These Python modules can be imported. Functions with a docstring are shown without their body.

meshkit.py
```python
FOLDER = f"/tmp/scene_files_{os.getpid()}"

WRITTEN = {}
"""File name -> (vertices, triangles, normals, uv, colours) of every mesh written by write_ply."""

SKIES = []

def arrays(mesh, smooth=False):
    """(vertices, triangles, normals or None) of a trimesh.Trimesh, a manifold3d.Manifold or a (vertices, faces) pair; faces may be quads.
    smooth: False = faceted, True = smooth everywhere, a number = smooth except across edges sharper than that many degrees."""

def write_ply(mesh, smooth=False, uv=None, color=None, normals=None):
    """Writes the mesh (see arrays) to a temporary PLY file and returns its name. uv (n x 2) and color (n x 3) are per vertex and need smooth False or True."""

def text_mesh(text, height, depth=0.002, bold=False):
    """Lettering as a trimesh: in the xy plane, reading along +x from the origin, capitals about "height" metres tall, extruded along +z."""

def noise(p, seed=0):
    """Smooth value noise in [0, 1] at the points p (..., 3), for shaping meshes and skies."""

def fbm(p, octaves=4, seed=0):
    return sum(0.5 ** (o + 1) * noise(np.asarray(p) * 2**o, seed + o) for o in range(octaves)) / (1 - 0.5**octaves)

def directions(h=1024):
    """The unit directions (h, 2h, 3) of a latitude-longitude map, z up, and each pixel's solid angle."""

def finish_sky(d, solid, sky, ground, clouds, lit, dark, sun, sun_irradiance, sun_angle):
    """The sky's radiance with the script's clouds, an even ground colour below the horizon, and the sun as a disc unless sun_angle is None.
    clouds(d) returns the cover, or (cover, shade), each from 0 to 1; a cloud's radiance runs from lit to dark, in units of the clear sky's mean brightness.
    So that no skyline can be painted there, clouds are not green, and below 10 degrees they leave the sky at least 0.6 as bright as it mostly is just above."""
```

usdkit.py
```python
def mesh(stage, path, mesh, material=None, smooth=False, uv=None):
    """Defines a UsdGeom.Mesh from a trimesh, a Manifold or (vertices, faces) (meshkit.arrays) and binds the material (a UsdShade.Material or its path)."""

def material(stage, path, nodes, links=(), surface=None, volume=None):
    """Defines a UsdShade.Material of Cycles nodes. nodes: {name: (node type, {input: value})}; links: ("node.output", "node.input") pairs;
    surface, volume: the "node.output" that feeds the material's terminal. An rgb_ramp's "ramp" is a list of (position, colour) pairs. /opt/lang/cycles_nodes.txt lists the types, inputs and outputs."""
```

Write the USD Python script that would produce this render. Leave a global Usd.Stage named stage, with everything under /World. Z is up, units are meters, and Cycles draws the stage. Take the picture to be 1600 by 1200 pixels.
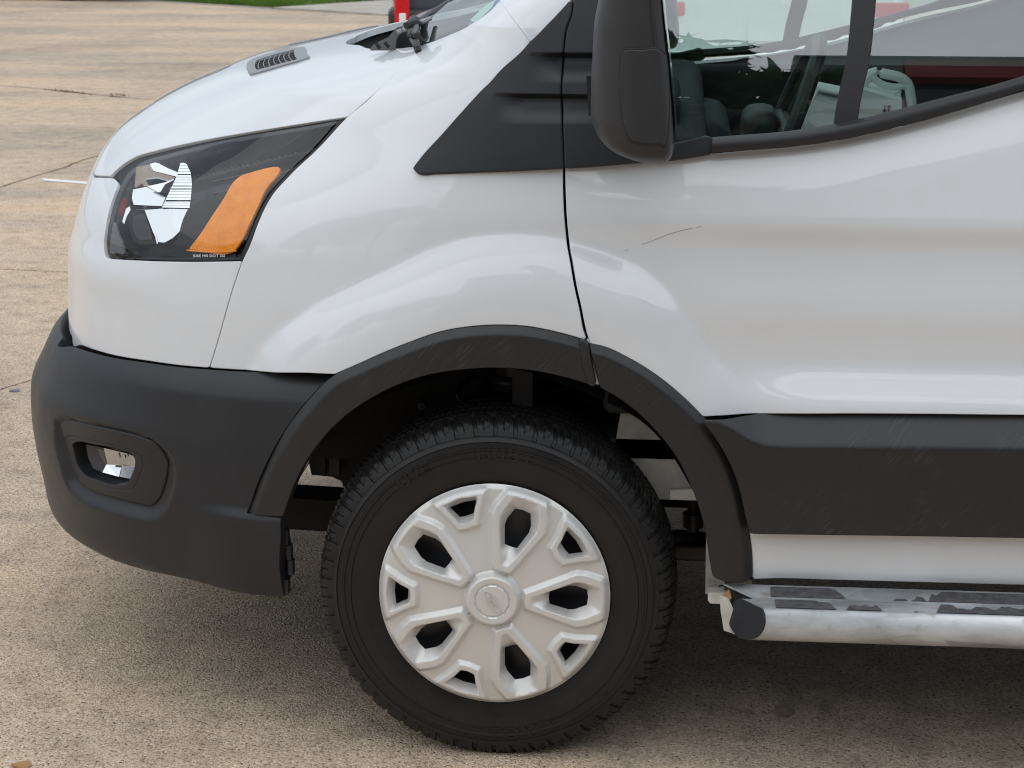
import math, random
import numpy as np, trimesh, shapely, usdkit, meshkit
from shapely.geometry import Polygon, LineString, Point
from shapely import affinity
from scipy.spatial import Delaunay
from scipy.interpolate import PchipInterpolator as PCH, interp1d
from pxr import Usd, UsdGeom, UsdLux, UsdShade, Gf, Vt, Sdf
import manifold3d as m3

rng = np.random.default_rng(7)
stage = Usd.Stage.CreateInMemory()
UsdGeom.SetStageUpAxis(stage, UsdGeom.Tokens.z)
UsdGeom.Xform.Define(stage, '/World')
UsdGeom.Scope.Define(stage, '/World/Looks')

# ------------------------------------------------------------------ camera, sky, sun, exposure
F, PITCH, YAW = 3000.0, math.radians(14.6), math.radians(5.0)
CD = np.array([-math.sin(YAW) * math.cos(PITCH), math.cos(YAW) * math.cos(PITCH), -math.sin(PITCH)])
CR = np.array([math.cos(YAW), math.sin(YAW), 0.0])
CU = np.cross(CR, CD)
CP = np.array([0.341, -3.576, 1.715])
EXPOSURE = 0.14
SUN_EL, SUN_AZ = math.radians(58), math.radians(198)      # azimuth from +y towards +x
SKY, SUN = 0.105, 0.28

cam = UsdGeom.Camera.Define(stage, '/World/camera')
cam.CreateHorizontalApertureAttr(36.0); cam.CreateVerticalApertureAttr(27.0)
cam.CreateFocalLengthAttr(36.0 * F / 1600)
cam.CreateClippingRangeAttr(Gf.Vec2f(0.05, 5000))
cam.CreateExposureAttr(EXPOSURE)
cam.CreateFStopAttr(16.0); cam.CreateFocusDistanceAttr(3.9)
M = np.eye(4); M[0, :3], M[1, :3], M[2, :3], M[3, :3] = CR, CU, -CD, CP
cam.AddTransformOp().Set(Gf.Matrix4d(*M.ravel().tolist()))

dome = UsdLux.DomeLight.Define(stage, '/World/sky')
sd = np.array([math.sin(SUN_AZ) * math.cos(SUN_EL), math.cos(SUN_AZ) * math.cos(SUN_EL), math.sin(SUN_EL)])
skymat = usdkit.material(stage, '/World/Looks/sky', {
    'sky': ('sky_texture', {'sky_type': 'single_scattering', 'sun_disc': False, 'sun_elevation': SUN_EL, 'sun_rotation': SUN_AZ, 'air_density': 1.0, 'aerosol_density': 2.0}),
    'tc': ('texture_coordinate', {}),
    'mp': ('mapping', {'scale': (1.0, 1.0, 2.6)}),
    'n': ('noise_texture', {'scale': 2.3, 'detail': 7.0, 'roughness': 0.55, 'distortion': 0.3}),
    'r': ('rgb_ramp', {'ramp': [(0.0, (4.6, 5.3, 6.2)), (0.42, (6.1, 6.8, 7.7)), (0.6, (8.8, 9.5, 10.2)), (1.0, (11.8, 12.4, 12.8))]}),
    'mx': ('mix', {'fac': 0.88}), 'sx': ('separate_xyz', {}), 'el': ('map_range', {'from_min': 0.0, 'from_max': 1.0, 'to_min': 0.62, 'to_max': 1.30, 'clamp': True}), 'ov': ('mix', {'mix_type': 'multiply', 'fac': 1.0}),
    'bg': ('background_shader', {'strength': SKY})},
    [('tc.generated', 'mp.vector'), ('mp.vector', 'n.vector'), ('n.fac', 'r.fac'), ('sky.color', 'mx.color1'), ('r.color', 'mx.color2'), ('tc.generated', 'sx.vector'), ('sx.z', 'el.value'), ('mx.color', 'ov.color1'), ('el.result', 'ov.color2'), ('ov.color', 'bg.color')], surface='bg.background')
UsdShade.MaterialBindingAPI.Apply(dome.GetPrim()).Bind(skymat)
dome.GetPrim().SetCustomDataByKey('kind', 'structure')
sun = UsdLux.DistantLight.Define(stage, '/World/sun')
sun.CreateNormalizeAttr(True); sun.CreateIntensityAttr(SUN); sun.CreateAngleAttr(110.0); sun.CreateColorAttr(Gf.Vec3f(1.0, 0.97, 0.93))
zx = sd; xx = np.cross([0, 0, 1.0], zx); xx /= np.linalg.norm(xx); yx = np.cross(zx, xx)
S4 = np.eye(4); S4[0, :3], S4[1, :3], S4[2, :3] = xx, yx, zx
sun.AddTransformOp().Set(Gf.Matrix4d(*S4.ravel().tolist()))

# ------------------------------------------------------------------ helpers
USED = {}
def numbered(parent, name):
    k = (parent, name); n = USED.get(k, 0); USED[k] = n + 1
    return name if n == 0 else f'{name}_{n:03d}'
def ppath(parent):
    return '/World' if parent is None else str(parent.GetPath())
def tag(o, label=None, cat=None, group=None, kind=None):
    p = o.GetPrim() if hasattr(o, 'GetPrim') else o
    for k, v in (('label', label), ('category', cat), ('group', group), ('kind', kind)):
        if v: p.SetCustomDataByKey(k, v)
    return p
def thing(name, label, cat, loc=(0, 0, 0), rotz=0.0, group=None):
    x = UsdGeom.Xform.Define(stage, '/World/' + numbered('/World', name))
    x.AddTranslateOp().Set(Gf.Vec3d(*map(float, loc))); x.AddRotateZOp().Set(float(math.degrees(rotz)))
    return tag(x, label, cat, group)
def obj(name, mesh, mat, parent=None, smooth=30, label=None):
    pa = ppath(parent)
    m = usdkit.mesh(stage, pa + '/' + numbered(pa, name), mesh, MAT[mat], smooth)
    if label: tag(m, label)
    return m.GetPrim()
def raw(name, v, f, n, mat, parent=None, label=None):
    pa = ppath(parent)
    m = UsdGeom.Mesh.Define(stage, pa + '/' + numbered(pa, name))
    m.CreatePointsAttr(Vt.Vec3fArray.FromNumpy(np.ascontiguousarray(v, np.float32)))
    m.CreateFaceVertexCountsAttr(Vt.IntArray.FromNumpy(np.full(len(f), 3, np.int32)))
    m.CreateFaceVertexIndicesAttr(Vt.IntArray.FromNumpy(np.ascontiguousarray(f, np.int32).ravel()))
    m.CreateSubdivisionSchemeAttr('none')
    m.CreateNormalsAttr(Vt.Vec3fArray.FromNumpy(np.ascontiguousarray(n, np.float32))); m.SetNormalsInterpolation('vertex')
    UsdShade.MaterialBindingAPI.Apply(m.GetPrim()).Bind(MAT[mat])
    if label: tag(m, label)
    return m.GetPrim()
def cat(*ms): return trimesh.util.concatenate([m for m in ms])
def box(x0, x1, y0, y1, z0, z1):
    m = trimesh.creation.box((x1 - x0, y1 - y0, z1 - z0)); m.apply_translation(((x0 + x1) / 2, (y0 + y1) / 2, (z0 + z1) / 2)); return m
def rbox(x0, x1, y0, y1, z0, z1, r=0.01, seg=12):
    s = m3.Manifold.sphere(r, seg)
    q = [s.translate((x, y, z)) for x in (x0 + r, x1 - r) for y in (y0 + r, y1 - r) for z in (z0 + r, z1 - r)]
    return tm(m3.Manifold.batch_hull(q))
def tm(m):
    k = m.to_mesh(); return trimesh.Trimesh(k.vert_properties[:, :3], k.tri_verts, process=False)
def tube(pts, r, seg=10):
    pts = np.asarray(pts, float); n = len(pts); r = np.broadcast_to(r, n)
    t = np.gradient(pts, axis=0); t /= np.linalg.norm(t, axis=1, keepdims=True)
    up = np.array([0, 0, 1.0]) if abs(t[0, 2]) < 0.9 else np.array([1.0, 0, 0])
    V = []
    for i in range(n):
        a = np.cross(t[i], up); a /= np.linalg.norm(a); b = np.cross(a, t[i])
        th = np.arange(seg) / seg * 2 * np.pi
        V.append(pts[i] + r[i] * (np.cos(th)[:, None] * a + np.sin(th)[:, None] * b))
    V = np.vstack(V + [pts[:1], pts[-1:]]); Fs = []
    for i in range(n - 1):
        for k in range(seg):
            a, b = i * seg + k, i * seg + (k + 1) % seg
            Fs += [(a, b, b + seg), (a, b + seg, a + seg)]
    for k in range(seg):
        Fs += [(n * seg, (k + 1) % seg, k), (n * seg + 1, (n - 1) * seg + k, (n - 1) * seg + (k + 1) % seg)]
    m = trimesh.Trimesh(V, Fs, process=False); m.fix_normals(); return m
def cylx(axis, r, h, c, seg=32):
    m = trimesh.creation.cylinder(r, h, sections=seg)
    if axis == 'y': m.apply_transform(trimesh.transformations.rotation_matrix(np.pi / 2, [1, 0, 0]))
    if axis == 'x': m.apply_transform(trimesh.transformations.rotation_matrix(np.pi / 2, [0, 1, 0]))
    m.apply_translation(c); return m
def hull(pts): return tm(m3.Manifold.hull_points(np.asarray(pts, float)))
def sst(a, b, x):
    t = np.clip((x - a) / (b - a), 0, 1); return t * t * (3 - 2 * t)
def ray(px):
    px = np.atleast_2d(np.asarray(px, float)); return CD + (px[:, :1] - 800) / F * CR + (600 - px[:, 1:]) / F * CU
def on_y(px, y):
    v = ray(px); return CP + ((y - CP[1]) / v[:, 1])[:, None] * v
def on_z(px, z=0.0):
    v = ray(px); return CP + ((z - CP[2]) / v[:, 2])[:, None] * v
def proj(P):
    P = P - CP; w = P @ CD
    return np.stack([800 + F * (P @ CR) / w, 600 - F * (P @ CU) / w], -1), w

# ------------------------------------------------------------------ materials
MAT = {}
def mk(name, nodes, links=(), surface='p.BSDF'):
    MAT[name] = usdkit.material(stage, '/World/Looks/' + name, nodes, links, surface)
def plain(name, col, rough=0.5, metal=0.0, **k):
    mk(name, {'p': ('principled_bsdf', dict(base_color=col, roughness=rough, metallic=metal, **k))})
def noisy(name, c0, c1, rough, scale, bump=0.0, bscale=400, metal=0.0, dist=0.001, **k):
    nodes = {'tc': ('texture_coordinate', {}), 'n': ('noise_texture', {'scale': scale, 'detail': 6.0, 'roughness': 0.6}),
             'r': ('rgb_ramp', {'ramp': [(0.3, c0), (0.7, c1)]}), 'p': ('principled_bsdf', dict(roughness=rough, metallic=metal, **k)),
             'rr': ('map_range', {'from_min': 0.3, 'from_max': 0.7, 'to_min': rough - 0.07, 'to_max': rough + 0.07})}
    links = [('tc.object', 'n.vector'), ('n.fac', 'r.fac'), ('r.color', 'p.base_color'), ('n.fac', 'rr.value'), ('rr.result', 'p.roughness')]
    if bump:
        nodes['bn'] = ('noise_texture', {'scale': bscale, 'detail': 3.0}); nodes['b'] = ('bump', {'strength': bump, 'distance': dist})
        links += [('tc.object', 'bn.vector'), ('bn.fac', 'b.height'), ('b.normal', 'p.normal')]
    mk(name, nodes, links)

mk('white_paint', {'tc': ('texture_coordinate', {}), 'n': ('noise_texture', {'scale': 3.0, 'detail': 5.0}),
    'r': ('rgb_ramp', {'ramp': [(0.3, (0.625, 0.645, 0.665)), (0.7, (0.65, 0.67, 0.69))]}),
    'bn': ('noise_texture', {'scale': 260.0, 'detail': 2.0}), 'b': ('bump', {'strength': 0.012, 'distance': 0.001}),
    'p': ('principled_bsdf', {'roughness': 0.38, 'coat_weight': 1.0, 'coat_roughness': 0.02, 'coat_ior': 1.58})},
    [('tc.object', 'n.vector'), ('n.fac', 'r.fac'), ('r.color', 'p.base_color'), ('tc.object', 'bn.vector'), ('bn.fac', 'b.height'), ('b.normal', 'p.coat_normal')])
noisy('black_plastic', (0.008, 0.0092, 0.0115), (0.012, 0.0132, 0.0158), 0.44, 9.0, 0.3, 900.0, dist=0.0006, specular_ior_level=0.45)
noisy('mirror_plastic', (0.015, 0.0155, 0.017), (0.02, 0.0205, 0.022), 0.48, 9.0, 0.3, 900.0, dist=0.0006)
# worn cladding: fine pale scuffs in slanting streaks
mk('worn_cladding', {'tc': ('texture_coordinate', {}), 'mp': ('mapping', {'mapping_type': 'texture', 'rotation': (0, -0.8, 0), 'scale': (0.06, 1, 0.004)}),
    'n': ('noise_texture', {'scale': 1.0, 'detail': 5.0, 'roughness': 0.65}), 'r': ('rgb_ramp', {'ramp': [(0.54, (0, 0, 0)), (0.70, (1, 1, 1))]}),
    'n2': ('noise_texture', {'scale': 7.0, 'detail': 4.0}), 'r2': ('rgb_ramp', {'ramp': [(0.45, (0, 0, 0)), (0.66, (0.75, 0.75, 0.75))]}),
    'm': ('math', {'math_type': 'multiply'}), 'c': ('mix', {'color1': (0.009, 0.009, 0.0095), 'color2': (0.055, 0.058, 0.062)}),
    'bn': ('noise_texture', {'scale': 800.0, 'detail': 3.0}), 'b': ('bump', {'strength': 0.3, 'distance': 0.0006}),
    'p': ('principled_bsdf', {'roughness': 0.42})},
    [('tc.object', 'mp.vector'), ('mp.vector', 'n.vector'), ('n.fac', 'r.fac'), ('tc.object', 'n2.vector'), ('n2.fac', 'r2.fac'), ('r.color', 'm.value1'), ('r2.color', 'm.value2'),
     ('m.value', 'c.fac'), ('c.color', 'p.base_color'), ('tc.object', 'bn.vector'), ('bn.fac', 'b.height'), ('b.normal', 'p.normal')])
plain('dark', (0.008, 0.008, 0.009), 0.75)
plain('seal', (0.012, 0.012, 0.013), 0.5)
plain('gloss_black', (0.012, 0.013, 0.015), 0.12)
noisy('rubber', (0.0065, 0.0065, 0.0068), (0.0115, 0.011, 0.0105), 0.42, 14.0, 0.15, 500.0, specular_ior_level=0.32)
plain('molding', (0.016, 0.0155, 0.017), 0.42, specular_ior_level=0.4)
noisy('cap_silver', (0.60, 0.595, 0.575), (0.62, 0.615, 0.595), 0.40, 4.0, 0.03, 1500.0, metal=0.4, dist=0.0003, coat_weight=0.25, coat_roughness=0.2)
plain('chrome', (0.66, 0.67, 0.68), 0.10, 1.0)
plain('steel_dark', (0.035, 0.035, 0.04), 0.32)
noisy('liner', (0.010, 0.011, 0.014), (0.022, 0.023, 0.026), 0.7, 12.0, 0.3, 60.0)
noisy('dirty_paint', (0.20, 0.19, 0.17), (0.42, 0.41, 0.385), 0.55, 12.0, 0.2, 60.0)
noisy('dirty_bracket', (0.40, 0.375, 0.32), (0.62, 0.61, 0.58), 0.5, 22.0, 0.2, 90.0)
def glass(name, tint, ior=1.5, rough=0.0):
    # a single sheet: the same reflectance from both sides
    mk(name, {'t': ('transparent_bsdf', {'color': tint}), 'g': ('glossy_bsdf', {'color': (1, 1, 1), 'roughness': rough}), 'ge': ('geometry', {}), 'io': ('map_range', {'to_min': ior, 'to_max': 1 / ior}),
        'f': ('fresnel', {}), 'm': ('mix_closure', {})}, [('ge.backfacing', 'io.value'), ('io.result', 'f.IOR'), ('f.fac', 'm.fac'), ('t.BSDF', 'm.closure1'), ('g.BSDF', 'm.closure2')], 'm.closure')
glass('side_glass', (0.74, 0.87, 0.82), 2.6)
glass('screen_glass', (0.72, 0.85, 0.79), 1.5)
glass('lens', (0.93, 0.95, 0.96), 1.5)
mk('amber', {'tc': ('texture_coordinate', {}), 'v': ('voronoi_texture', {'scale': 420.0}), 'r': ('rgb_ramp', {'ramp': [(0.0, (0.98, 0.37, 0.004)), (0.6, (0.86, 0.25, 0.001))]}),
    'b': ('bump', {'strength': 0.25, 'distance': 0.002}), 'p': ('principled_bsdf', {'roughness': 0.18}), 'n': ('noise_texture', {'scale': 38.0, 'detail': 3.0}), 'nr': ('rgb_ramp', {'ramp': [(0.36, (0.62, 0.50, 0.4)), (0.6, (1.0, 1.0, 1.0))]}), 'mm': ('mix', {'mix_type': 'multiply', 'fac': 0.3})},
    [('tc.object', 'n.vector'), ('n.fac', 'nr.fac'), ('r.color', 'mm.color1'), ('nr.color', 'mm.color2'), ('tc.object', 'v.vector'), ('v.distance', 'r.fac'), ('mm.color', 'p.base_color'), ('v.distance', 'b.height'), ('b.normal', 'p.normal')])
plain('red_holder', (0.22, 0.012, 0.016), 0.35)
plain('red_lamp', (0.55, 0.01, 0.015), 0.15)
plain('clear_lamp', (0.75, 0.75, 0.75), 0.2)
# galvanised tube: blotchy zinc with dirt towards brown spots
mk('galvanised', {'tc': ('texture_coordinate', {}), 'v': ('voronoi_texture', {'scale': 26.0, 'randomness': 1.0}), 'n': ('noise_texture', {'scale': 9.0, 'detail': 8.0, 'roughness': 0.65}),
    'mp': ('mapping', {'scale': (0.35, 1, 1)}), 'r': ('rgb_ramp', {'ramp': [(0.30, (0.20, 0.21, 0.21)), (0.45, (0.34, 0.355, 0.36)), (0.55, (0.44, 0.46, 0.475)), (0.70, (0.58, 0.59, 0.585))]}),
    'sp': ('noise_texture', {'scale': 30.0, 'detail': 5.0}), 'sr': ('rgb_ramp', {'ramp': [(0.60, (0, 0, 0)), (0.80, (0.8, 0.8, 0.8))]}), 'mx': ('mix', {'color2': (0.24, 0.20, 0.14)}),
    'vb': ('hsv', {'saturation': 0.0, 'value': 1.5}), 'mv': ('mix', {'mix_type': 'multiply', 'fac': 0.3}), 'rr': ('map_range', {'from_min': 0.3, 'from_max': 0.7, 'to_min': 0.66, 'to_max': 0.46}),
    'p': ('principled_bsdf', {'metallic': 0.45, 'roughness': 0.45})},
    [('tc.object', 'mp.vector'), ('mp.vector', 'n.vector'), ('mp.vector', 'v.vector'), ('v.color', 'vb.color'), ('n.fac', 'r.fac'), ('r.color', 'mv.color1'), ('vb.color', 'mv.color2'), ('mv.color', 'mx.color1'),
     ('tc.object', 'sp.vector'), ('sp.fac', 'sr.fac'), ('sr.color', 'mx.fac'), ('mx.color', 'p.base_color'), ('n.fac', 'rr.value'), ('rr.result', 'p.roughness')])
noisy('grip_tape', (0.045, 0.043, 0.05), (0.12, 0.115, 0.12), 0.8, 60.0, 0.8, 700.0, dist=0.002)
noisy('grey_trim', (0.10, 0.105, 0.11), (0.13, 0.135, 0.14), 0.5, 20.0, 0.2, 300.0)
noisy('vent_grey', (0.20, 0.205, 0.215), (0.24, 0.245, 0.255), 0.45, 20.0, 0.2, 500.0)
plain('dash_grey', (0.028, 0.03, 0.033), 0.7, specular_ior_level=0.08)
plain('cabin_dark', (0.02, 0.021, 0.023), 0.7)
noisy('seat_cloth', (0.06, 0.065, 0.07), (0.09, 0.095, 0.10), 0.85, 40.0, 0.3, 300.0)
plain('carton_white', (0.72, 0.74, 0.74), 0.6)
plain('ink', (0.02, 0.02, 0.03), 0.5)
plain('sticker_green', (0.55, 0.72, 0.66), 0.5)
plain('sticker_blue', (0.14, 0.2, 0.5), 0.5)
plain('white_plain', (0.74, 0.75, 0.75), 0.35)
plain('dry_weed', (0.16, 0.13, 0.05), 0.9)
plain('litter_violet', (0.16, 0.15, 0.22), 0.6)
plain('rust', (0.35, 0.2, 0.09), 0.8)

# ------------------------------------------------------------------ ground
mk('concrete', {'g': ('geometry', {}), 'n1': ('noise_texture', {'scale': 0.55, 'detail': 7.0, 'roughness': 0.6}), 'mpx': ('mapping', {'scale': (0.25, 1.5, 1.0), 'rotation': (0, 0, 0.35)}), 'n2': ('noise_texture', {'scale': 0.8, 'detail': 5.0, 'roughness': 0.6}),
    'v': ('voronoi_texture', {'scale': 210.0, 'randomness': 1.0}), 'v2': ('voronoi_texture', {'scale': 105.0, 'randomness': 1.0}), 'n3': ('noise_texture', {'scale': 120.0, 'detail': 2.5, 'roughness': 0.6}), 'n4': ('noise_texture', {'scale': 9.0, 'detail': 6.0, 'roughness': 0.65}),
    'sc': ('separate_color', {}), 'r1': ('rgb_ramp', {'ramp': [(0.0, (0.33, 0.24, 0.16)), (0.2, (0.50, 0.39, 0.28)), (0.7, (0.585, 0.47, 0.35)), (0.93, (0.66, 0.55, 0.43)), (1.0, (0.74, 0.65, 0.53))]}),
    'pit': ('rgb_ramp', {'ramp': [(0.355, (1, 1, 1)), (0.395, (0, 0, 0))]}), 'mp': ('mix', {'color2': (0.075, 0.055, 0.04)}),
    'r4': ('rgb_ramp', {'ramp': [(0.30, (0.72, 0.71, 0.70)), (0.5, (1.0, 0.99, 0.98)), (0.7, (1.12, 1.10, 1.07))]}), 'm4': ('mix', {'mix_type': 'multiply', 'fac': 1.0}),
    'rl': ('rgb_ramp', {'ramp': [(0.32, (0.74, 0.75, 0.78)), (0.52, (1, 1, 1)), (0.68, (1.10, 1.05, 0.98))]}), 'ml': ('mix', {'mix_type': 'multiply', 'fac': 1.0}),
    'rs': ('rgb_ramp', {'ramp': [(0.36, (0.80, 0.82, 0.85)), (0.60, (1.04, 1.0, 0.97))]}), 'ms': ('mix', {'mix_type': 'multiply', 'fac': 1.0}),
    'ha': ('math', {'math_type': 'multiply', 'value2': -0.8}), 'hb': ('math', {'math_type': 'add'}), 'b': ('bump', {'strength': 0.7, 'distance': 0.005}),
    'p': ('principled_bsdf', {'roughness': 0.82, 'specular_ior_level': 0.35})},
    [('g.position', 'n1.vector'), ('g.position', 'mpx.vector'), ('mpx.vector', 'n2.vector'), ('g.position', 'v.vector'), ('g.position', 'v2.vector'), ('g.position', 'n3.vector'), ('g.position', 'n4.vector'),
     ('v.color', 'sc.color'), ('sc.r', 'r1.fac'), ('n3.fac', 'pit.fac'), ('pit.color', 'mp.fac'), ('r1.color', 'mp.color1'), ('n4.fac', 'r4.fac'), ('mp.color', 'm4.color1'), ('r4.color', 'm4.color2'),
     ('n1.fac', 'rl.fac'), ('m4.color', 'ml.color1'), ('rl.color', 'ml.color2'), ('n2.fac', 'rs.fac'), ('ml.color', 'ms.color1'), ('rs.color', 'ms.color2'), ('ms.color', 'p.base_color'),
     ('v.distance', 'ha.value1'), ('ha.value', 'hb.value1'), ('n3.fac', 'hb.value2'), ('hb.value', 'b.height'), ('b.normal', 'p.normal')])
noisy('joint_dirt', (0.05, 0.042, 0.03), (0.11, 0.09, 0.065), 0.95, 14.0, 0.4, 120.0, dist=0.004)
noisy('oil_stain', (0.14, 0.11, 0.083), (0.33, 0.265, 0.20), 0.7, 60.0, 0.4, 150.0, dist=0.004)
plain('line_paint', (0.72, 0.71, 0.68), 0.7)
noisy('soil', (0.10, 0.085, 0.06), (0.17, 0.14, 0.10), 0.95, 3.0)
noisy('kerb_concrete', (0.30, 0.27, 0.225), (0.44, 0.40, 0.34), 0.85, 3.0, 0.4, 90.0, dist=0.004)
mk('grass', {'o': ('geometry', {}), 'n': ('noise_texture', {'scale': 1.7, 'detail': 4.0}), 'r': ('rgb_ramp', {'ramp': [(0.3, (0.055, 0.12, 0.02)), (0.7, (0.12, 0.20, 0.035))]}), 'd': ('diffuse_bsdf', {}), 't': ('translucent_bsdf', {}), 'm': ('mix_closure', {'fac': 0.35})},
    [('o.position', 'n.vector'), ('n.fac', 'r.fac'), ('r.color', 'd.color'), ('r.color', 't.color'), ('d.BSDF', 'm.closure1'), ('t.BSDF', 'm.closure2')], 'm.closure')
ground = obj('ground', trimesh.Trimesh([(-400, -400, -.12), (400, -400, -.12), (400, 400, -.12), (-400, 400, -.12)], [(0, 1, 2), (0, 2, 3)]), 'soil', smooth=False); tag(ground, kind='structure')
kerb_a, kerb_b = on_z([(190, 0)])[0][:2], on_z([(592, 24.5)])[0][:2]
kd = (kerb_b - kerb_a) / np.linalg.norm(kerb_b - kerb_a); kn = np.array([-kd[1], kd[0]])
KP = lambda u, v: kerb_a + kd * u + kn * v                      # u along the kerb, v beyond it
lot_poly = Polygon([KP(-45, 0), KP(60, 0), (60, -60), (-60, -60), (-60, 40)])
ja, jb = on_z([(5, 133.5)])[0][:2], on_z([(240, 156)])[0][:2]; jd = (jb - ja) / np.linalg.norm(jb - ja)
jc0, jc1 = on_z([(0, 420.5)])[0][:2], on_z([(106, 425)])[0][:2]; cdv = (jc1 - jc0) / np.linalg.norm(jc1 - jc0)
jb_pts = np.vstack([on_z([(p, q)])[0][:2] for p, q in ((0, 291), (30, 282), (60, 273), (95, 262), (125, 253), (150, 246))])
bd = (jb_pts[-1] - jb_pts[0]) / np.linalg.norm(jb_pts[-1] - jb_pts[0])
def wig(line, seed, amp):
    l = LineString(line); t = np.arange(0, l.length, .12); p = shapely.get_coordinates(shapely.line_interpolate_point(l, t))
    k = meshkit.fbm(np.stack([t * 2.5, np.full(len(t), seed), np.zeros(len(t))], 1), 4, seed) - .5
    d = np.gradient(p, axis=0); d /= np.linalg.norm(d, axis=1, keepdims=True); return LineString(p + np.stack([-d[:, 1], d[:, 0]], 1) * (k * amp)[:, None])
joints = [wig([ja - jd * 30, jb + jd * 45], 1, .05), wig([jc0 - cdv * 30, jc1 + cdv * 40], 2, .04), wig(np.vstack([jb_pts[0] - bd * 2.4, jb_pts, jb_pts[-1] + bd * 4.6]), 3, .09), wig([(1.03, .25), (1.10, -.03), (1.14, -.30), (1.3, -8)], 4, .05),
          wig([jc0 + (2, -9) - cdv * 30, jc1 + (2, -9) + cdv * 30], 5, .03), wig([jb + jd * 6 + (0, 0), jb + jd * 6 + (-3.6, -6.9)], 6, .03)]
slabs = lot_poly.difference(shapely.union_all([j.buffer(w_) for j, w_ in zip(joints, (.020, .008, .012, .0016, .006, .006))]))
lot = UsdGeom.Xform.Define(stage, '/World/parking_lot'); tag(lot, kind='structure')
for g in getattr(slabs, 'geoms', [slabs]):
    if g.area < .05: continue
    m = trimesh.creation.extrude_polygon(g.simplify(.0015), .11, engine='earcut'); m.apply_translation((0, 0, -.11)); obj('concrete_slab', m, 'concrete', lot, smooth=False)
fill = lot_poly.buffer(-.02); m = trimesh.creation.triangulate_polygon(fill, engine='earcut'); obj('joint_filler', trimesh.Trimesh(np.c_[m[0], np.full(len(m[0]), -.03)], m[1]), 'joint_dirt', lot, smooth=False)
for c_, rx, ry in (((1226, 1112), .020, .030), ((1288, 1108), .013, .022)):
    c = on_z([c_])[0]; a = np.linspace(0, 2 * np.pi, 28)[:-1]; k = 1 + .35 * (meshkit.noise(np.stack([np.cos(a) * 2.2 + c_[0], np.sin(a) * 2.2, 0 * a], 1)) - .5)
    P_ = Polygon(np.stack([c[0] + rx * k * np.cos(a), c[1] + ry * k * np.sin(a)], 1)); v_, f_ = trimesh.creation.triangulate_polygon(P_, engine='earcut'); obj('oil_spot', trimesh.Trimesh(np.c_[v_, np.full(len(v_), .004)], f_), 'oil_stain', lot, smooth=False)
wl = [on_z([p])[0][:2] for p in ((64, 279.5), (70, 283), (150, 289.5), (150, 284.5))]; wx = wl[2] - wl[1]
m = trimesh.creation.extrude_polygon(Polygon([wl[0], wl[1], wl[1] + wx * 12, wl[0] + wx * 12]), .003); m.apply_translation((0, 0, .002)); tag(obj('painted_bay_line', m, 'line_paint', lot, smooth=False))
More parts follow.
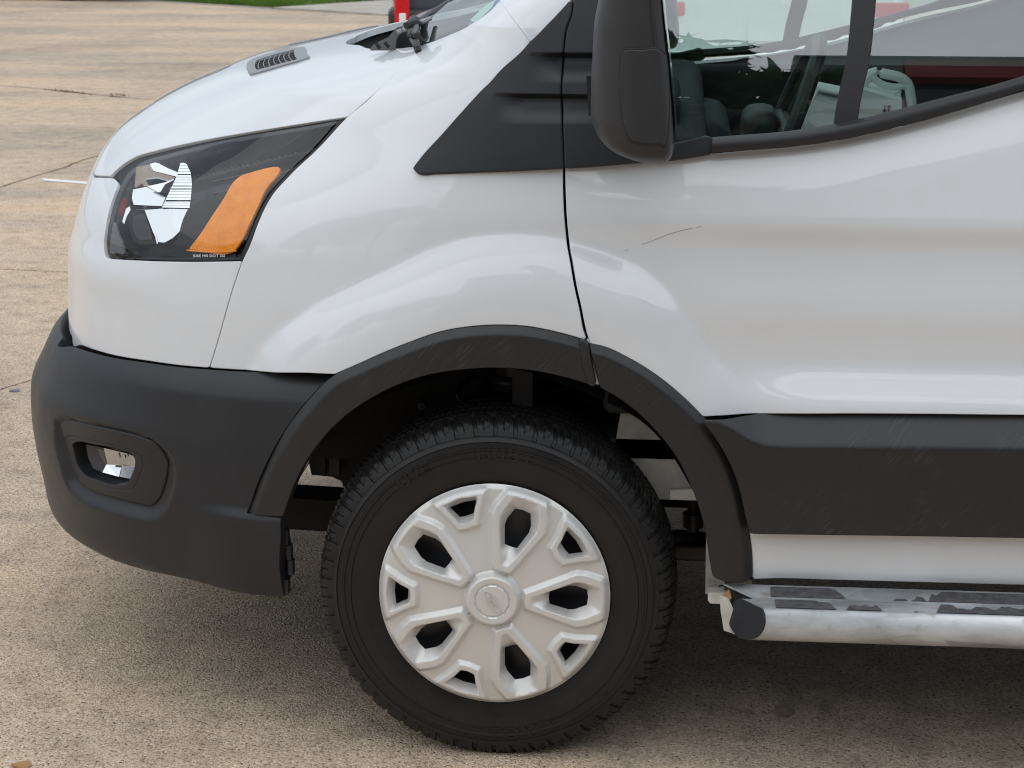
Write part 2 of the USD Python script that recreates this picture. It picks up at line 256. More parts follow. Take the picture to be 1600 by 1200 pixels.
# kerb, gutter, verge with grass, concrete apron
ug = float((on_z([(424, 14)])[0][:2] - kerb_a) @ kd)
def strip(u0, u1, v0, v1, z0, z1):
    q = [KP(u0, v0), KP(u1, v0), KP(u1, v1), KP(u0, v1)]; return hull([(x, y, z) for x, y in q for z in (z0, z1)])
kb = UsdGeom.Xform.Define(stage, '/World/kerb'); tag(kb, kind='structure')
for k in range(22): obj('kerb_stone', strip(ug - 44 + 2 * k + .01, ug - 42 + 2 * k, .01, .10, -.1, .012), 'kerb_concrete', kb, smooth=False)
verge = obj('verge', strip(-45, ug, .10, 14, -.1, .02), 'soil', smooth=False); tag(verge, kind='structure')
apron = UsdGeom.Xform.Define(stage, '/World/apron'); tag(apron, kind='structure')
for k in range(8): obj('concrete_slab', strip(ug + .02 + 4 * k, ug + 4 * k + 4.0, .05, 14, -.1, .025 + .002 * (k % 2)), 'kerb_concrete', apron, smooth=False)
def grass_blades(n, place, hmin, hmax, wd, seed):
    r = np.random.default_rng(seed); p = place(r, n); a = r.uniform(0, 2 * np.pi, n); h = r.uniform(hmin, hmax, n); lean = r.normal(0, .35, (n, 2)) * h[:, None]
    d = np.stack([np.cos(a), np.sin(a)], 1) * wd / 2; V = np.stack([np.c_[p[:, :2] - d, p[:, 2]], np.c_[p[:, :2] + d, p[:, 2]], np.c_[p[:, :2] + lean, p[:, 2] + h]], 1).reshape(-1, 3)
    return trimesh.Trimesh(V, np.arange(3 * n).reshape(-1, 3), process=False)
gp = lambda r, n: (lambda u, v: np.c_[kerb_a + kd * u[:, None] + kn * v[:, None], np.full(n, .02)])(r.uniform(max(-12, ug - 22), ug, n), .10 + 4.5 * r.uniform(0, 1, n) ** 1.6)
gr_ = obj('verge_grass', grass_blades(52000, gp, .04, .13, .012, 3), 'grass', smooth=False); tag(gr_, 'short bright green grass on the verge beyond the kerb', 'grass', kind='stuff')
def joint_pts(r, n, spots):
    k = r.integers(0, len(spots), n); c = np.array([on_z([s[:2]])[0] for s in spots])[k]; sp = np.array([s[2] for s in spots])[k]
    return c + np.c_[jd[None] * r.normal(0, 1, (n, 1)) * sp[:, None] + r.normal(0, .015, (n, 2)), np.zeros(n)]
for spots, n, lab in (([(92, 142.5, .10), (108, 144, .10), (122, 146, .08)], 150, 'sparse dry weeds growing in the cracked joint left of the bonnet'), ([(176, 151.5, .06), (188, 149, .06)], 60, 'small weed tuft in the joint close to the bonnet edge')):
    w_ = obj('joint_weeds', grass_blades(n, lambda r, n: joint_pts(r, n, spots), .004, .022, .012, 11), 'dry_weed', smooth=False); tag(w_, lab, 'weeds', kind='stuff')

# ------------------------------------------------------------------ the van's body surface
# Stacked plan outlines: at each height z a straight side, a superelliptic corner and a front.  s runs along the outline (s = x on the side), w is the height, stretched over the bonnet.
YC = 1.03
YS = PCH([.1, .2, .3, .45, .7, .9, 1.0, 1.1, 1.2, 1.3, 1.4, 1.5, 1.7, 2.0, 2.4, 2.7], [.06, .045, .03, .008, 0, .0, .005, .012, .025, .045, .07, .098, .16, .26, .42, .55])
YSB = PCH([.1, .2, .27, .33, .4, .5, .65, .75, .85, 1.2], [.08, .06, .05, .035, .015, -.0, -.01, -.01, .0, .0])
XF = PCH([.1, .75, .85, .95, 1.05, 1.12, 1.17, 1.21, 1.25, 1.29, 1.33, 1.36, 1.39, 1.405, 1.43, 1.46, 1.6, 2.0, 2.7],
         [-1.06, -1.064, -1.06, -1.043, -1.019, -.998, -.968, -.917, -.847, -.752, -.615, -.464, -.302, -.247, -.185, -.13, .06, .56, 1.43])
XFB = PCH([.1, .25, .27, .29, .31, .33, .36, .39, .43, .48, .55, .62, .69, .75, .8, .85, 1.2], [-.9, -.99, -1.04, -1.082, -1.105, -1.124, -1.134, -1.136, -1.141, -1.148, -1.153, -1.149, -1.117, -1.085, -1.062, -1.05, -1.0])
zt = np.linspace(.1, 2.7, 2601)
dw = np.where(zt > 1.1, np.sqrt(1 + XF(zt, 1) ** 2), 1.0)
wt = .1 + np.r_[0, np.cumsum((dw[1:] + dw[:-1]) / 2 * np.diff(zt))]
W_of = lambda z: np.interp(z, zt, wt)
Z_of = interp1d(wt, zt, kind='linear', fill_value='extrapolate')
def XB(z): return np.maximum(.1, XF(z) + .22 + .03 * np.clip((z - 1.42) / .05, 0, 1))
NN_ = PCH([.0, .9, 1.0, 1.25, 1.34, 1.42, 1.5, 1.6, 3.0], [3, 3, 3, 2.2, 2.3, 3.2, 4.5, 4.5, 4.5])
def NN(z): return NN_(z)
def base(s, w, bumper=False):
    z = Z_of(w)
    xf, ys, xb, n = (XFB(z), YSB(z), .1 + 0 * z, 3.0) if bumper else (XF(z), YS(z), XB(z), NN(z))
    L, Wd = xb - xf, YC - ys
    ph = np.clip(xb - s, 0, np.pi)
    c, sn = np.cos(ph), np.sin(ph)
    r = ((np.abs(sn) / L) ** n + (np.abs(c) / Wd) ** n) ** (-1 / n)
    x, y = xb - r * sn, YC - r * c
    x = np.where(s > xb, s, np.where(s < xb - np.pi, 2 * xb - np.pi - s, x))
    return np.stack([x, y, z], -1)
def fdn(fn, s, w, e=6e-4):
    a = fn(s + e, w) - fn(s - e, w); b = fn(s, w + e) - fn(s, w - e)
    n = np.cross(a, b); return n / np.maximum(np.linalg.norm(n, axis=-1, keepdims=True), 1e-12)
def surf(D=None, bumper=False):
    """Point function (s, w) -> P of the body moved outwards by D(s, w, P)."""
    def f(s, w):
        s, w = np.asarray(s, float), np.asarray(w, float)
        P = base(s, w, bumper)
        if D is None: return P
        n = fdn(lambda a, b: base(a, b, bumper), s, w)
        return P + np.asarray(D(s, w, P))[..., None] * n
    return f
SG, WG = np.meshgrid(np.linspace(-1.5, 1.7, 401), np.concatenate([np.linspace(.2, 1.1, 200), np.linspace(1.105, W_of(1.6), 330)]), indexing='ij')
_g = {}
def to_sw(px, D=None, bumper=False, fn=None, grid=None):
    """Which (s, w) of the surface lies under a point of the photograph: the nearest facing one."""
    key = bumper
    if key not in _g:
        P = base(SG, WG, bumper); uv, dep = proj(P); nn = fdn(lambda a, b: base(a, b, bumper), SG, WG)
        _g[key] = uv, dep, ((CP - P) * nn).sum(-1) > -0.02
    uv, dep, face = _g[key]
    f = fn or surf(D, bumper); out = []; SGg, WGg = SG, WG
    if grid is not None:
        SGg, WGg = grid; P = f(SGg, WGg); uv, dep = proj(P); nn = fdn(f, SGg, WGg); face = ((CP - P) * nn).sum(-1) > 0
    for p in np.atleast_2d(np.asarray(px, float)):
        d = np.hypot(uv[..., 0] - p[0], uv[..., 1] - p[1]) + 1e3 * ~face
        near = d < max(d.min() * 1.5, 7.0)
        k = np.where(near, dep + d * .01, 1e9).argmin(); q = np.array([SGg.flat[k], WGg.flat[k]]); q0 = q.copy()
        for _ in range(25):
            P0 = f(q[0], q[1]); r = p - proj(P0)[0]
            e = 1e-4
            J = np.stack([(proj(f(q[0] + e, q[1]))[0] - proj(f(q[0] - e, q[1]))[0]) / (2 * e), (proj(f(q[0], q[1] + e))[0] - proj(f(q[0], q[1] - e))[0]) / (2 * e)], 1)
            st = np.linalg.lstsq(J + 1e-6 * np.eye(2), r, rcond=1e-3)[0]; l = np.linalg.norm(st); q = q + st * min(1, .05 / max(l, 1e-9))
            if l < 1e-6: break
        if np.linalg.norm(p - proj(f(q[0], q[1]))[0]) > 1.5 or np.linalg.norm(q - q0) > .25: q = q0
        out.append(q)
    return np.array(out)
def smooth_line(q, step=.006):
    q = np.asarray(q, float)
    q = q[np.r_[True, np.linalg.norm(np.diff(q, axis=0), axis=1) > 1e-5]]
    if len(q) == 1: return q
    if len(q) < 3:
        n = max(2, int(np.linalg.norm(q[1] - q[0]) / step) + 1); return q[0] + np.linspace(0, 1, n)[:, None] * (q[1] - q[0])
    t = np.r_[0, np.cumsum(np.linalg.norm(np.diff(q, axis=0), axis=1))]
    u = np.linspace(0, t[-1], max(3, int(t[-1] / step) + 1))
    # Catmull-Rom style tangents
    m = np.gradient(q, t, axis=0); k = np.clip(np.searchsorted(t, u, 'right') - 1, 0, len(q) - 2)
    h = (t[k + 1] - t[k])[:, None]; x = ((u - t[k]) / h[:, 0])[:, None]
    return (2 * x ** 3 - 3 * x ** 2 + 1) * q[k] + (x ** 3 - 2 * x ** 2 + x) * h * m[k] + (-2 * x ** 3 + 3 * x ** 2) * q[k + 1] + (x ** 3 - x ** 2) * h * m[k + 1]
def ring(*edges, D=None, bumper=False):
    """A closed outline from edges of picks; an edge given as ('sw', points) is already in (s, w)."""
    out = []
    for e in edges:
        q = np.asarray(e[1], float) if isinstance(e[0], str) else to_sw(e, D, bumper)
        out.append(smooth_line(q))
    p = Polygon(np.vstack(out))
    if not p.is_valid: p = max(getattr(p.buffer(0), 'geoms', [p.buffer(0)]), key=lambda g: g.area)
    return p
def dense(r, step):
    l = LineString(r.coords); n = max(8, int(l.length / step))
    return shapely.get_coordinates(shapely.line_interpolate_point(l, np.arange(n) / n * l.length))
def tri2d(poly, h, hb, extra=None):
    rings = [dense(poly.exterior, hb)] + [dense(r, hb) for r in poly.interiors]
    x0, y0, x1, y1 = poly.bounds
    gx, gy = np.meshgrid(np.arange(x0, x1, h), np.arange(y0, y1, h * .866)); gx = gx + (np.arange(gx.shape[0]) % 2)[:, None] * h / 2
    g = np.stack([gx.ravel(), gy.ravel()], 1)
    if extra is not None: g = np.vstack([g, extra])
    g = g[shapely.contains_xy(poly.buffer(-hb * .55), g[:, 0], g[:, 1])]
    pts = np.vstack(rings + [g]); pts = pts + rng.normal(0, 1e-7, pts.shape)
    t = Delaunay(pts).simplices; c = pts[t].mean(1)
    t = t[shapely.contains_xy(poly, c[:, 0], c[:, 1])]
    a = pts[t]; cr = (a[:, 1, 0] - a[:, 0, 0]) * (a[:, 2, 1] - a[:, 0, 1]) - (a[:, 1, 1] - a[:, 0, 1]) * (a[:, 2, 0] - a[:, 0, 0])
    t[cr < 0] = t[cr < 0][:, ::-1]; t = t[np.abs(cr) > 1e-12]
    return pts, t, rings
BUILT = []
def panel(name, poly, mat, parent, D=None, bumper=False, h=.007, hb=.005, rim=.014, rnd=.0022, label=None, mirror=True, rmat=None, fn=None):
    f = fn or surf(D, bumper); V, Fc, N, off = [], [], [], 0
    for pg in getattr(poly, 'geoms', [poly]):
        if pg.area < 1e-5: continue
        pts, t, rings = tri2d(pg, h, hb)
        P = f(pts[:, 0], pts[:, 1]); n = fdn(f, pts[:, 0], pts[:, 1])
        V.append(P); N.append(n); Fc.append(t + off); top = off; off += len(P)
        if rim:
            k0 = 0
            for r in rings:
                m = len(r); idx = np.arange(m); q, nq = P[k0:k0 + m], n[k0:k0 + m]
                t2 = np.roll(r, -1, 0) - np.roll(r, 1, 0); t2 /= np.maximum(np.linalg.norm(t2, axis=1, keepdims=True), 1e-12)
                sg = (1 if Polygon(r).exterior.is_ccw else -1) * (1 if k0 == 0 else -1)
                e2 = r + 1e-4 * sg * np.stack([t2[:, 1], -t2[:, 0]], 1)
                outward = f(e2[:, 0], e2[:, 1]) - q; outward -= (outward * nq).sum(1, keepdims=True) * nq; outward /= np.maximum(np.linalg.norm(outward, axis=1, keepdims=True), 1e-12)
                L1 = q + outward * rnd * .7 - nq * rnd * .3; n1 = nq + outward; n1 /= np.linalg.norm(n1, axis=1, keepdims=True)
                L2 = q + outward * rnd - nq * rnd; L3 = L2 - nq * rim
                V += [L1, L2, L3]; N += [n1, outward, outward]
                lay = [top + k0 + idx, off + idx, off + m + idx, off + 2 * m + idx]; off += 3 * m
                for a, b in zip(lay[:-1], lay[1:]):
                    a2, b2 = np.roll(a, -1), np.roll(b, -1)
                    Fc += [np.stack([a, b, b2], 1), np.stack([a, b2, a2], 1)]
                k0 += m
    V, N, Fc = np.vstack(V), np.vstack(N), np.vstack(Fc)
    # faces follow their vertices' normals
    g = np.cross(V[Fc[:, 1]] - V[Fc[:, 0]], V[Fc[:, 2]] - V[Fc[:, 0]]); flip = (g * N[Fc].mean(1)).sum(1) < 0; Fc[flip] = Fc[flip][:, ::-1]
    o = raw(name, V, Fc, N, mat, parent, label)
    if mirror: BUILT.append((name, V, Fc, N, mat))
    return o

van = thing('cargo_van', 'white cargo van, front end seen from its driver side, black bumper and silver wheel cover', 'van')

# --- shape of the side: arch bulge, shoulder crease, lower ledge, belt
HUB = np.array([-.006, -.02, .3526])
_cp = on_y([(395, 575), (410, 548), (470, 497), (540, 458), (600, 430), (680, 393), (760, 370), (870, 372), (935, 391), (1000, 415), (1045, 452), (1088, 503), (1130, 560), (1180, 610), (1215, 660)], 0.0)
_ct = np.arctan2(_cp[:, 2] - HUB[2], _cp[:, 0]); _cr = np.hypot(_cp[:, 0], _cp[:, 2] - HUB[2]); _o = np.argsort(_ct)
RC = PCH(_ct[_o], _cr[_o], extrapolate=True); TH0, TH1 = _ct.min(), _ct.max()
_mp = on_y([(1000, 252), (1110, 239), (1200, 233), (1300, 222), (1400, 200), (1500, 172), (1600, 143)], .03)
ZB = PCH(np.r_[-.3, .12, _mp[:, 0], 1.3, 2.0], np.r_[1.2, 1.205, _mp[:, 2], 1.46, 1.55])
def softramp(t, k=.004): return np.where(t / k > 30, t, k * np.log1p(np.exp(np.clip(t / k, -40, 30))))
def D_side(s, w, P):
    x, z = P[..., 0], P[..., 2]; near = (P[..., 1] < YC)
    m = sst(-.62, -.40, s)
    dx, dz = x - HUB[0], z - HUB[2]; th = np.arctan2(dz, dx); r = np.hypot(dx, dz)
    rc = RC(np.clip(th, TH0, TH1)); t = softramp(rc - r, .0035)
    u = np.clip(t / .16, 0, 1); A = .036 * sst(2.62, 2.30, th) * sst(.02, .30, th)
    arch = A * (1 - (1 - u) ** 2.6)
    led = .034 * sst(.842, .745, z) * sst(.30, .62, x) + .034 * sst(.52, .46, z) * 0
    both = np.maximum(arch, led) + .006 * np.exp(-np.abs(arch - led) / .006) * np.minimum(arch, led) / .034
    q = sst(.12, .55, x) * .8 + .2 * sst(-.5, 0, x)
    ridge = .012 * np.exp(-np.maximum(z - 1.115, 0) / .10) * sst(1.045, 1.105, z)       # shoulder, undercut below it
    conc = .007 * np.exp(-((z - .945) / .055) ** 2)
    cr = q * (ridge + conc)
    d = ZB(np.clip(x, -.3, 2.0)) - z
    belt = -.016 * np.clip(1 - np.maximum(d, 0) / .12, 0, 1) ** 2 * sst(-.1, .25, x)
    nose = .007 * np.exp(-((z - .935) / .045) ** 2) * sst(-.55, -.75, s)
    sill = -.012 * sst(.45, .39, z)
    return np.where(near, m * (both + cr + belt + sill) + nose, 0)
SC = .1 - np.pi / 2
DS = D_side
GAP = .0023
def lamp_plate(name, pts, depth, n, mat, th=.002, bumper=False):
    # a flat reflector plate inside the lamp, facing n; its outline is where the photograph shows it
    n = np.asarray(n, float) / np.linalg.norm(n); c = np.mean(pts, 0); q = to_sw([c], None, bumper)[0]; P0 = surf(None, bumper)(q[0], q[1]); v = P0 - CP; P0 = P0 + v / np.linalg.norm(v) * depth
    r = ray(pts); P = CP + r * (((P0 - CP) @ n) / (r @ n))[:, None]
    e1 = np.cross([0, 0, 1.0], n); e1 /= np.linalg.norm(e1); e2 = np.cross(n, e1); g = Polygon(np.stack([(P - P0) @ e1, (P - P0) @ e2], 1)).buffer(0)
    m = trimesh.util.concatenate([trimesh.creation.extrude_polygon(k, th) for k in getattr(g, 'geoms', [g])]); w = m.vertices
    m = trimesh.Trimesh(P0 + w[:, :1] * e1 + w[:, 1:2] * e2 + (w[:, 2:] - th) * n, m.faces, process=False); obj(name, m, mat, van, smooth=False)
# ---- bonnet
e_front = to_sw([(172, 275), (149, 274)])
e_lamp = [(543, 182), (470, 193), (400, 204), (300, 222), (240, 236), (207, 247), (185, 262), (172, 275)]
e_seam = [(653, 72), (640, 86), (622, 107), (600, 131), (570, 160), (543, 182)]
rear = to_sw([(541, 56), (548, 63), (560, 70), (575, 75), (592, 77.5), (620, 75.5), (653, 72)])
0 and print('rear', rear.round(3).tolist(), Z_of(rear[:, 1]).round(3), 'front', e_front.round(3).tolist())
cz = rear[0][1] - .004
rear_full = np.vstack([[(SC, cz), (.5 * SC + .5 * rear[0][0], cz + .002)], rear])
half = ring(('sw', [(SC, e_front[-1][1]), e_front[-1]]), ('sw', e_front[::-1]), e_lamp[::-1], e_seam[::-1], ('sw', rear_full[::-1]))
hood2 = shapely.union_all([half.buffer(1e-4), affinity.scale(half, -1, 1, origin=(SC, 0)).buffer(1e-4)])
def D_hood(s, w, P):
    # a soft fold line running back from the lamp corner and a slight dish between the folds
    a = np.abs(s - SC); z = P[..., 2]
    d = W_of(1.235) - w + .12 * (1.47 - a) * 0
    return .004 * np.exp(-((w - W_of(1.31)) / .05) ** 2) * sst(1.35, 1.0, a)


VF = [(387, 104), (389, 99), (396, 94), (408, 89.5), (430, 83.5), (452, 78.5), (471, 76), (477, 78), (479, 85), (484, 91), (470, 96), (440, 104.5), (415, 112), (393, 118), (388.5, 111)]
vf = ring(VF[:10], VF[9:14], VF[13:] + VF[:1], D=D_hood)
VH = [(398, 103), (400, 98), (405, 94.5), (425, 88.5), (445, 83), (461, 79.5), (461, 86), (467, 95), (440, 102.5), (402, 112)]
vh = ring(VH[:6], VH[5:8], [VH[7], VH[9]], [VH[9], VH[0]], D=D_hood)
vcut = shapely.union_all([vf.buffer(-.004), affinity.scale(vf.buffer(-.004), -1, 1, origin=(SC, 0))])
panel('bonnet', hood2.buffer(-GAP).difference(vcut), 'white_paint', van, D=D_hood, h=.012, mirror=False)

# ---- front wing
gapL = [(895, -6), (891, 64), (883, 160), (876.5, 340), (875.5, 480), (876, 600), (877.5, 760), (879, 930)]
gap_lo = [(880, 262), (880, 300), (881.5, 335), (886, 380), (891, 408), (897, 445), (905, 482), (914, 524), (918, 533)]
arch_o = [(918, 533), (900, 527), (870, 519), (830, 511), (780, 508), (740, 510), (690, 518), (640, 535), (600, 551), (560, 569), (523, 585)]
wing_bot = [(523, 585), (480, 583), (400, 580), (327, 575)]
wing_front = [(327, 575), (337, 543), (352, 490), (366, 443), (378, 408)]
lamp_r = [(378, 408), (389, 385), (402, 350), (413, 325), (426, 303), (452, 274), (490, 238), (543, 182)]
screen_edge = [(655, 71), (672, 66), (700, 55), (730, 41), (752, 27), (768, 14), (780, 1)]
apil = [(780, 1), (788, 11), (796, 22), (804.5, 33), (813, 44), (821, 55), (829, 66)]
trim_l = [(829, 66), (800, 95), (760, 135), (720, 178), (690, 212), (660, 245), (647, 262)]
trim_b = [(647, 262), (653, 269), (680, 269), (740, 267), (800, 265), (880, 261)]
wing = ring(e_seam[::-1], screen_edge, apil, trim_l, trim_b, gap_lo, arch_o, wing_bot, wing_front, lamp_r, D=DS)
panel('front_wing', wing.buffer(-GAP), 'white_paint', van, D=DS)
# ---- front panel below and ahead of the lamp
lamp_front = [(172, 404), (165, 402), (162, 385), (164, 360), (170, 328), (177, 305), (183, 290), (180, 280), (172, 277)]
lamp_bot = [(378, 408), (330, 409), (280, 409), (220, 407), (172, 404)]
fp_bot = [(108, 528), (113, 533), (128, 540), (150, 548), (190, 558), (230, 564), (280, 571), (327, 575)]
fb = to_sw([fp_bot[0], (149, 277)], DS); fx = -1.28
frontp = ring(lamp_bot, lamp_front, ('sw', to_sw([(172, 277), (149, 276.5)], DS)), ('sw', [fb[1] - (0, .002), (fx, fb[1][1] - .002)]), ('sw', [(fx, fb[1][1] - .002), (fx, fb[0][1])]), ('sw', [(fx, fb[0][1]), fb[0]]), fp_bot, wing_front, D=DS)
panel('front_panel', frontp.buffer(-GAP), 'white_paint', van, D=DS)
# grille between the two front panels, out of sight from here
gr = Polygon([(fx - .002, fb[0][1] + .005), (2 * SC - fx + .002, fb[0][1] + .005), (2 * SC - fx + .002, fb[1][1] - .004), (fx - .002, fb[1][1] - .004)])
panel('grille', gr, 'black_plastic', van, D=lambda s, w, P: -.006 + 0 * s, h=.03, mirror=False)
for k in range(4):
    ss = np.linspace(fx - .01, 2 * SC - fx + .01, 40); w0 = fb[0][1] + .05 + k * (fb[1][1] - fb[0][1] - .1) / 3
    obj('grille_bar', tube(surf(lambda s, w, P: .004 + 0 * s)(ss, w0 + 0 * ss), .012), 'black_plastic', van)

# ---- bumper
DBK = {}
FOG_O = [(88, 661), (95, 657), (150, 665), (190, 674), (222, 683), (240, 692), (254, 709), (259, 722), (257, 742), (250, 768), (240, 789), (230, 797), (205, 793), (165, 783), (135, 773), (112, 756), (101, 725), (92, 690)]
fog_o = None
def D_bump(s, w, P):
    x, z = P[..., 0], P[..., 2]
    d = .0 + 0 * z
    # top ledge stands out from the white panel; side returns
    d = d - .020 + .032 * sst(.812, .725, z)
    d = d + .010 * sst(-.72, -.50, x) * (P[..., 1] < YC) * sst(.82, .76, z)
    # crease that rises into the wheel arch: the lower skirt stands proud of the upper part
    d = d + .012 * sst(.512, .486, z) * sst(-.66, -.50, x) * (P[..., 1] < YC)
    d = d - .012 * sst(.34, .29, z)
    if fog_o is not None:
        q = np.stack([np.ravel(s), np.ravel(w)], 1); pt = shapely.points(q)
        di = shapely.distance(pt, fog_o.exterior); ins = shapely.contains_xy(fog_o, q[:, 0], q[:, 1])
        sdv = np.where(ins, -di, di).reshape(np.shape(s))
        low = sst(W_of(.66), W_of(.52), w)
        d = d - (.004 + .016 * low) * sst(.004 + .022 * low, -.001, sdv)
    return d
arch_bl = [(523, 585), (505, 600), (485, 622), (462, 650), (440, 682), (420, 718), (403, 756), (392, 788), (386, 801)]
fog_o = ring(FOG_O + FOG_O[:1], D=D_bump, bumper=True)
bt = to_sw(fp_bot, DS); bt2 = to_sw(wing_bot[::-1], DS)
bl_bot = to_sw([(446, 934)], D_bump, True)[0]
wb = .318
bumper = ring(('sw', bt), ('sw', bt2), ('sw', to_sw(arch_bl, D_bump, True)), ('sw', to_sw([(386, 801), (440, 808)], D_bump, True)), ('sw', to_sw([(440, 808), (439, 840), (437, 880), (445, 933)], D_bump, True)),
              ('sw', [bl_bot, (-.6, bl_bot[1] - .004), (-.9, .296), (-1.2, .292), (SC, .29)]), ('sw', [(SC, .29), (SC, bt[0][1] + .004)]), ('sw', [(SC, bt[0][1] + .004), bt[0]]))
b2 = shapely.union_all([bumper.buffer(1e-4), affinity.scale(bumper, -1, 1, origin=(SC, 0)).buffer(1e-4)])
panel('front_bumper', b2.buffer(-GAP).difference(fog_o.buffer(-.004)), 'black_plastic', van, D=D_bump, bumper=True, h=.008, rim=.03, mirror=False)
# fog lamp bezel, funnel and lamp
FOG_I = [(103, 684), (108, 680), (140, 685), (200, 699), (214, 704), (224, 715), (226, 724), (221, 742), (214, 758), (206, 766), (190, 766), (150, 758), (130, 750), (119, 739), (110, 714)]
fog_i = ring(FOG_I + FOG_I[:1], D=D_bump, bumper=True)
fz = panel('fog_lamp_bezel', fog_o.buffer(-.0055).difference(fog_i.buffer(.001)), 'black_plastic', van, D=lambda s, w, P: D_bump(s, w, P) + .004, bumper=True, h=.006, rnd=.004)
FOG_R = [(113, 693), (120, 689), (150, 693), (196, 703), (206, 707), (213, 717), (213, 727), (207, 745), (200, 756), (190, 759), (150, 750), (132, 742), (124, 731)]
fog_r = ring(FOG_R + FOG_R[:1], D=D_bump, bumper=True)
panel('fog_lamp_frame', fog_i.buffer(-.0035).difference(fog_r), 'black_plastic', van, D=lambda s, w, P: D_bump(s, w, P) + .003, bumper=True, h=.006, rnd=.003, rim=.05)
lampd = lambda dd: (lambda s, w, P: -.012 - dd + 0 * s)
FOG_L = [(132, 696), (150, 698), (200, 711), (212, 716), (213, 728), (208, 745), (190, 742), (165, 737), (150, 730), (140, 714)]
fl = ring(FOG_L + FOG_L[:1], D=lampd(.03), bumper=True)
panel('fog_lamp_back', fog_r.buffer(.01).difference(fl), 'black_plastic', van, D=lampd(.034), bumper=True, h=.006)
lamp_plate('fog_lamp_reflector', [(162, 700), (200, 709), (214, 715), (215, 729), (168, 725)], .056, (-.1, -1, -.16), 'chrome', bumper=True)
lamp_plate('fog_lamp_reflector', [(166, 726), (190, 727), (186, 745), (160, 738)], .056, (-.15, -1, .50), 'chrome', bumper=True)
lamp_plate('fog_lamp_reflector', [(191, 727.3), (215, 729.5), (209, 749), (187, 745)], .056, (.05, -1, .36), 'chrome', bumper=True)
lamp_plate('fog_lamp_bulb', [(134, 694), (162, 700), (166, 726), (160, 738), (146, 732), (138, 716)], .054, (-.5, -1, .1), 'steel_dark', bumper=True)
for a_ in (178, 187, 196): lamp_plate('fog_lamp_flute', [(a_ - 1.6, 702 + (a_ - 162) * .25), (a_ + 1.4, 703 + (a_ - 162) * .25), (a_ + .8, 711 + (a_ - 162) * .2)], .050, (.5, -1, -.1), 'steel_dark', bumper=True)
panel('fog_lamp_glass', fl, 'lens', van, D=lampd(.02), bumper=True, h=.006, rim=0)

# ---- arch mouldings
def bevel(poly_outer_line, depth, wd, base_fn):
    ls = LineString(poly_outer_line)
    def D(s, w, P):
        q = np.stack([np.ravel(s), np.ravel(w)], 1); d = shapely.distance(shapely.points(q), ls).reshape(np.shape(s))
        k = .0025
        return base_fn(s, w, P) + depth * (1 - softramp(1 - d / wd, .10)) * 1.0
    return D
def D_archbase(s, w, P):
    x, z = P[..., 0], P[..., 2]
    return np.where(x > 0, .036, .036 - .004 * sst(.75, .5, z))
ao_f = smooth_line(to_sw(arch_o[:-1] + [(523, 586)] + arch_bl[1:], D_archbase))
D_af = bevel(ao_f, .012, .016, D_archbase)
arch_i = [(440, 806), (449, 780), (460, 752), (472, 728), (490, 700), (515, 670), (545, 643), (580, 620), (620, 600), (665, 585), (720, 576), (780, 573), (830, 577), (880, 587), (928, 601)]
af = ring(('sw', ao_f), ('sw', to_sw([(386, 801), (440, 806)], D_af)), ('sw', to_sw(arch_i, D_af)), ('sw', to_sw([(928, 601), (922, 570), (918, 533)], D_af)))
panel('wheel_arch_moulding', af.buffer(-.001), 'worn_cladding', van, D=D_af, h=.005, hb=.004, rim=.022, rnd=.004)
ao_d_px = [(922, 536), (945, 541), (978, 556), (1018, 580), (1056, 610), (1082, 634), (1100, 653), (1120, 681), (1140, 716), (1155, 756), (1165, 800), (1172, 845), (1175, 885), (1175, 900)]
ao_d = smooth_line(to_sw(ao_d_px, D_archbase)); D_ad = bevel(ao_d, .012, .016, D_archbase)
arch_i2 = [(939, 604), (965, 619), (995, 641), (1030, 676), (1058, 712), (1080, 755), (1095, 795), (1105, 835), (1111, 875), (1116, 902)]
ad = ring(('sw', ao_d), ('sw', to_sw([(1175, 900), (1172, 903), (1120, 903), (1116, 901)], D_ad)), ('sw', to_sw(arch_i2[::-1], D_ad)), ('sw', to_sw([(939, 604), (930, 570), (922, 536)], D_ad)))
panel('door_arch_moulding', ad.buffer(-.001), 'worn_cladding', van, D=D_ad, h=.005, hb=.004, rim=.022, rnd=.004)

# ---- driver's door
gapR = [(900, -6), (895, 64), (888, 160), (882, 340), (881, 480), (881.5, 600), (883, 760), (884.5, 930)]
XE = 1.36                                                          # the door's rear edge, outside the picture
door_gap = [(884, 262), (885, 300), (886.5, 335), (891, 380), (896, 408), (902, 445), (910, 482), (919, 524), (922, 533)]
belt_lo = [(884, 261), (940, 257), (1000, 252), (1060, 247), (1112, 240), (1150, 237), (1200, 233), (1250, 228), (1300, 221), (1350, 212), (1400, 200), (1450, 187), (1500, 172), (1550, 158), (1599, 143)]
clad_t = [(1098, 650), (1150, 647), (1200, 645.5), (1300, 645.5), (1450, 646), (1599, 647.5)]
bl = to_sw(belt_lo, DS); ct = to_sw(clad_t, DS)
def fair(q, deg=5): return np.c_[q[:, 0], np.polyval(np.polyfit(q[:, 0], q[:, 1], deg), q[:, 0])]
bl = fair(bl)
def ext(q, x):            # carries an edge on along its last direction to x
    d = (q[-1] - q[-4]) / (q[-1][0] - q[-4][0]); return np.vstack([q, q[-1] + d * (x - q[-1][0])])
door = ring(('sw', ext(bl, XE)), ('sw', [ext(bl, XE)[-1], ext(ct, XE)[-1]]), ('sw', ext(ct, XE)[::-1]), ('sw', to_sw(ao_d_px[:7][::-1], DS)), ('sw', to_sw(door_gap[::-1], DS)))
panel('front_door', door.buffer(-.0008), 'white_paint', van, D=DS)
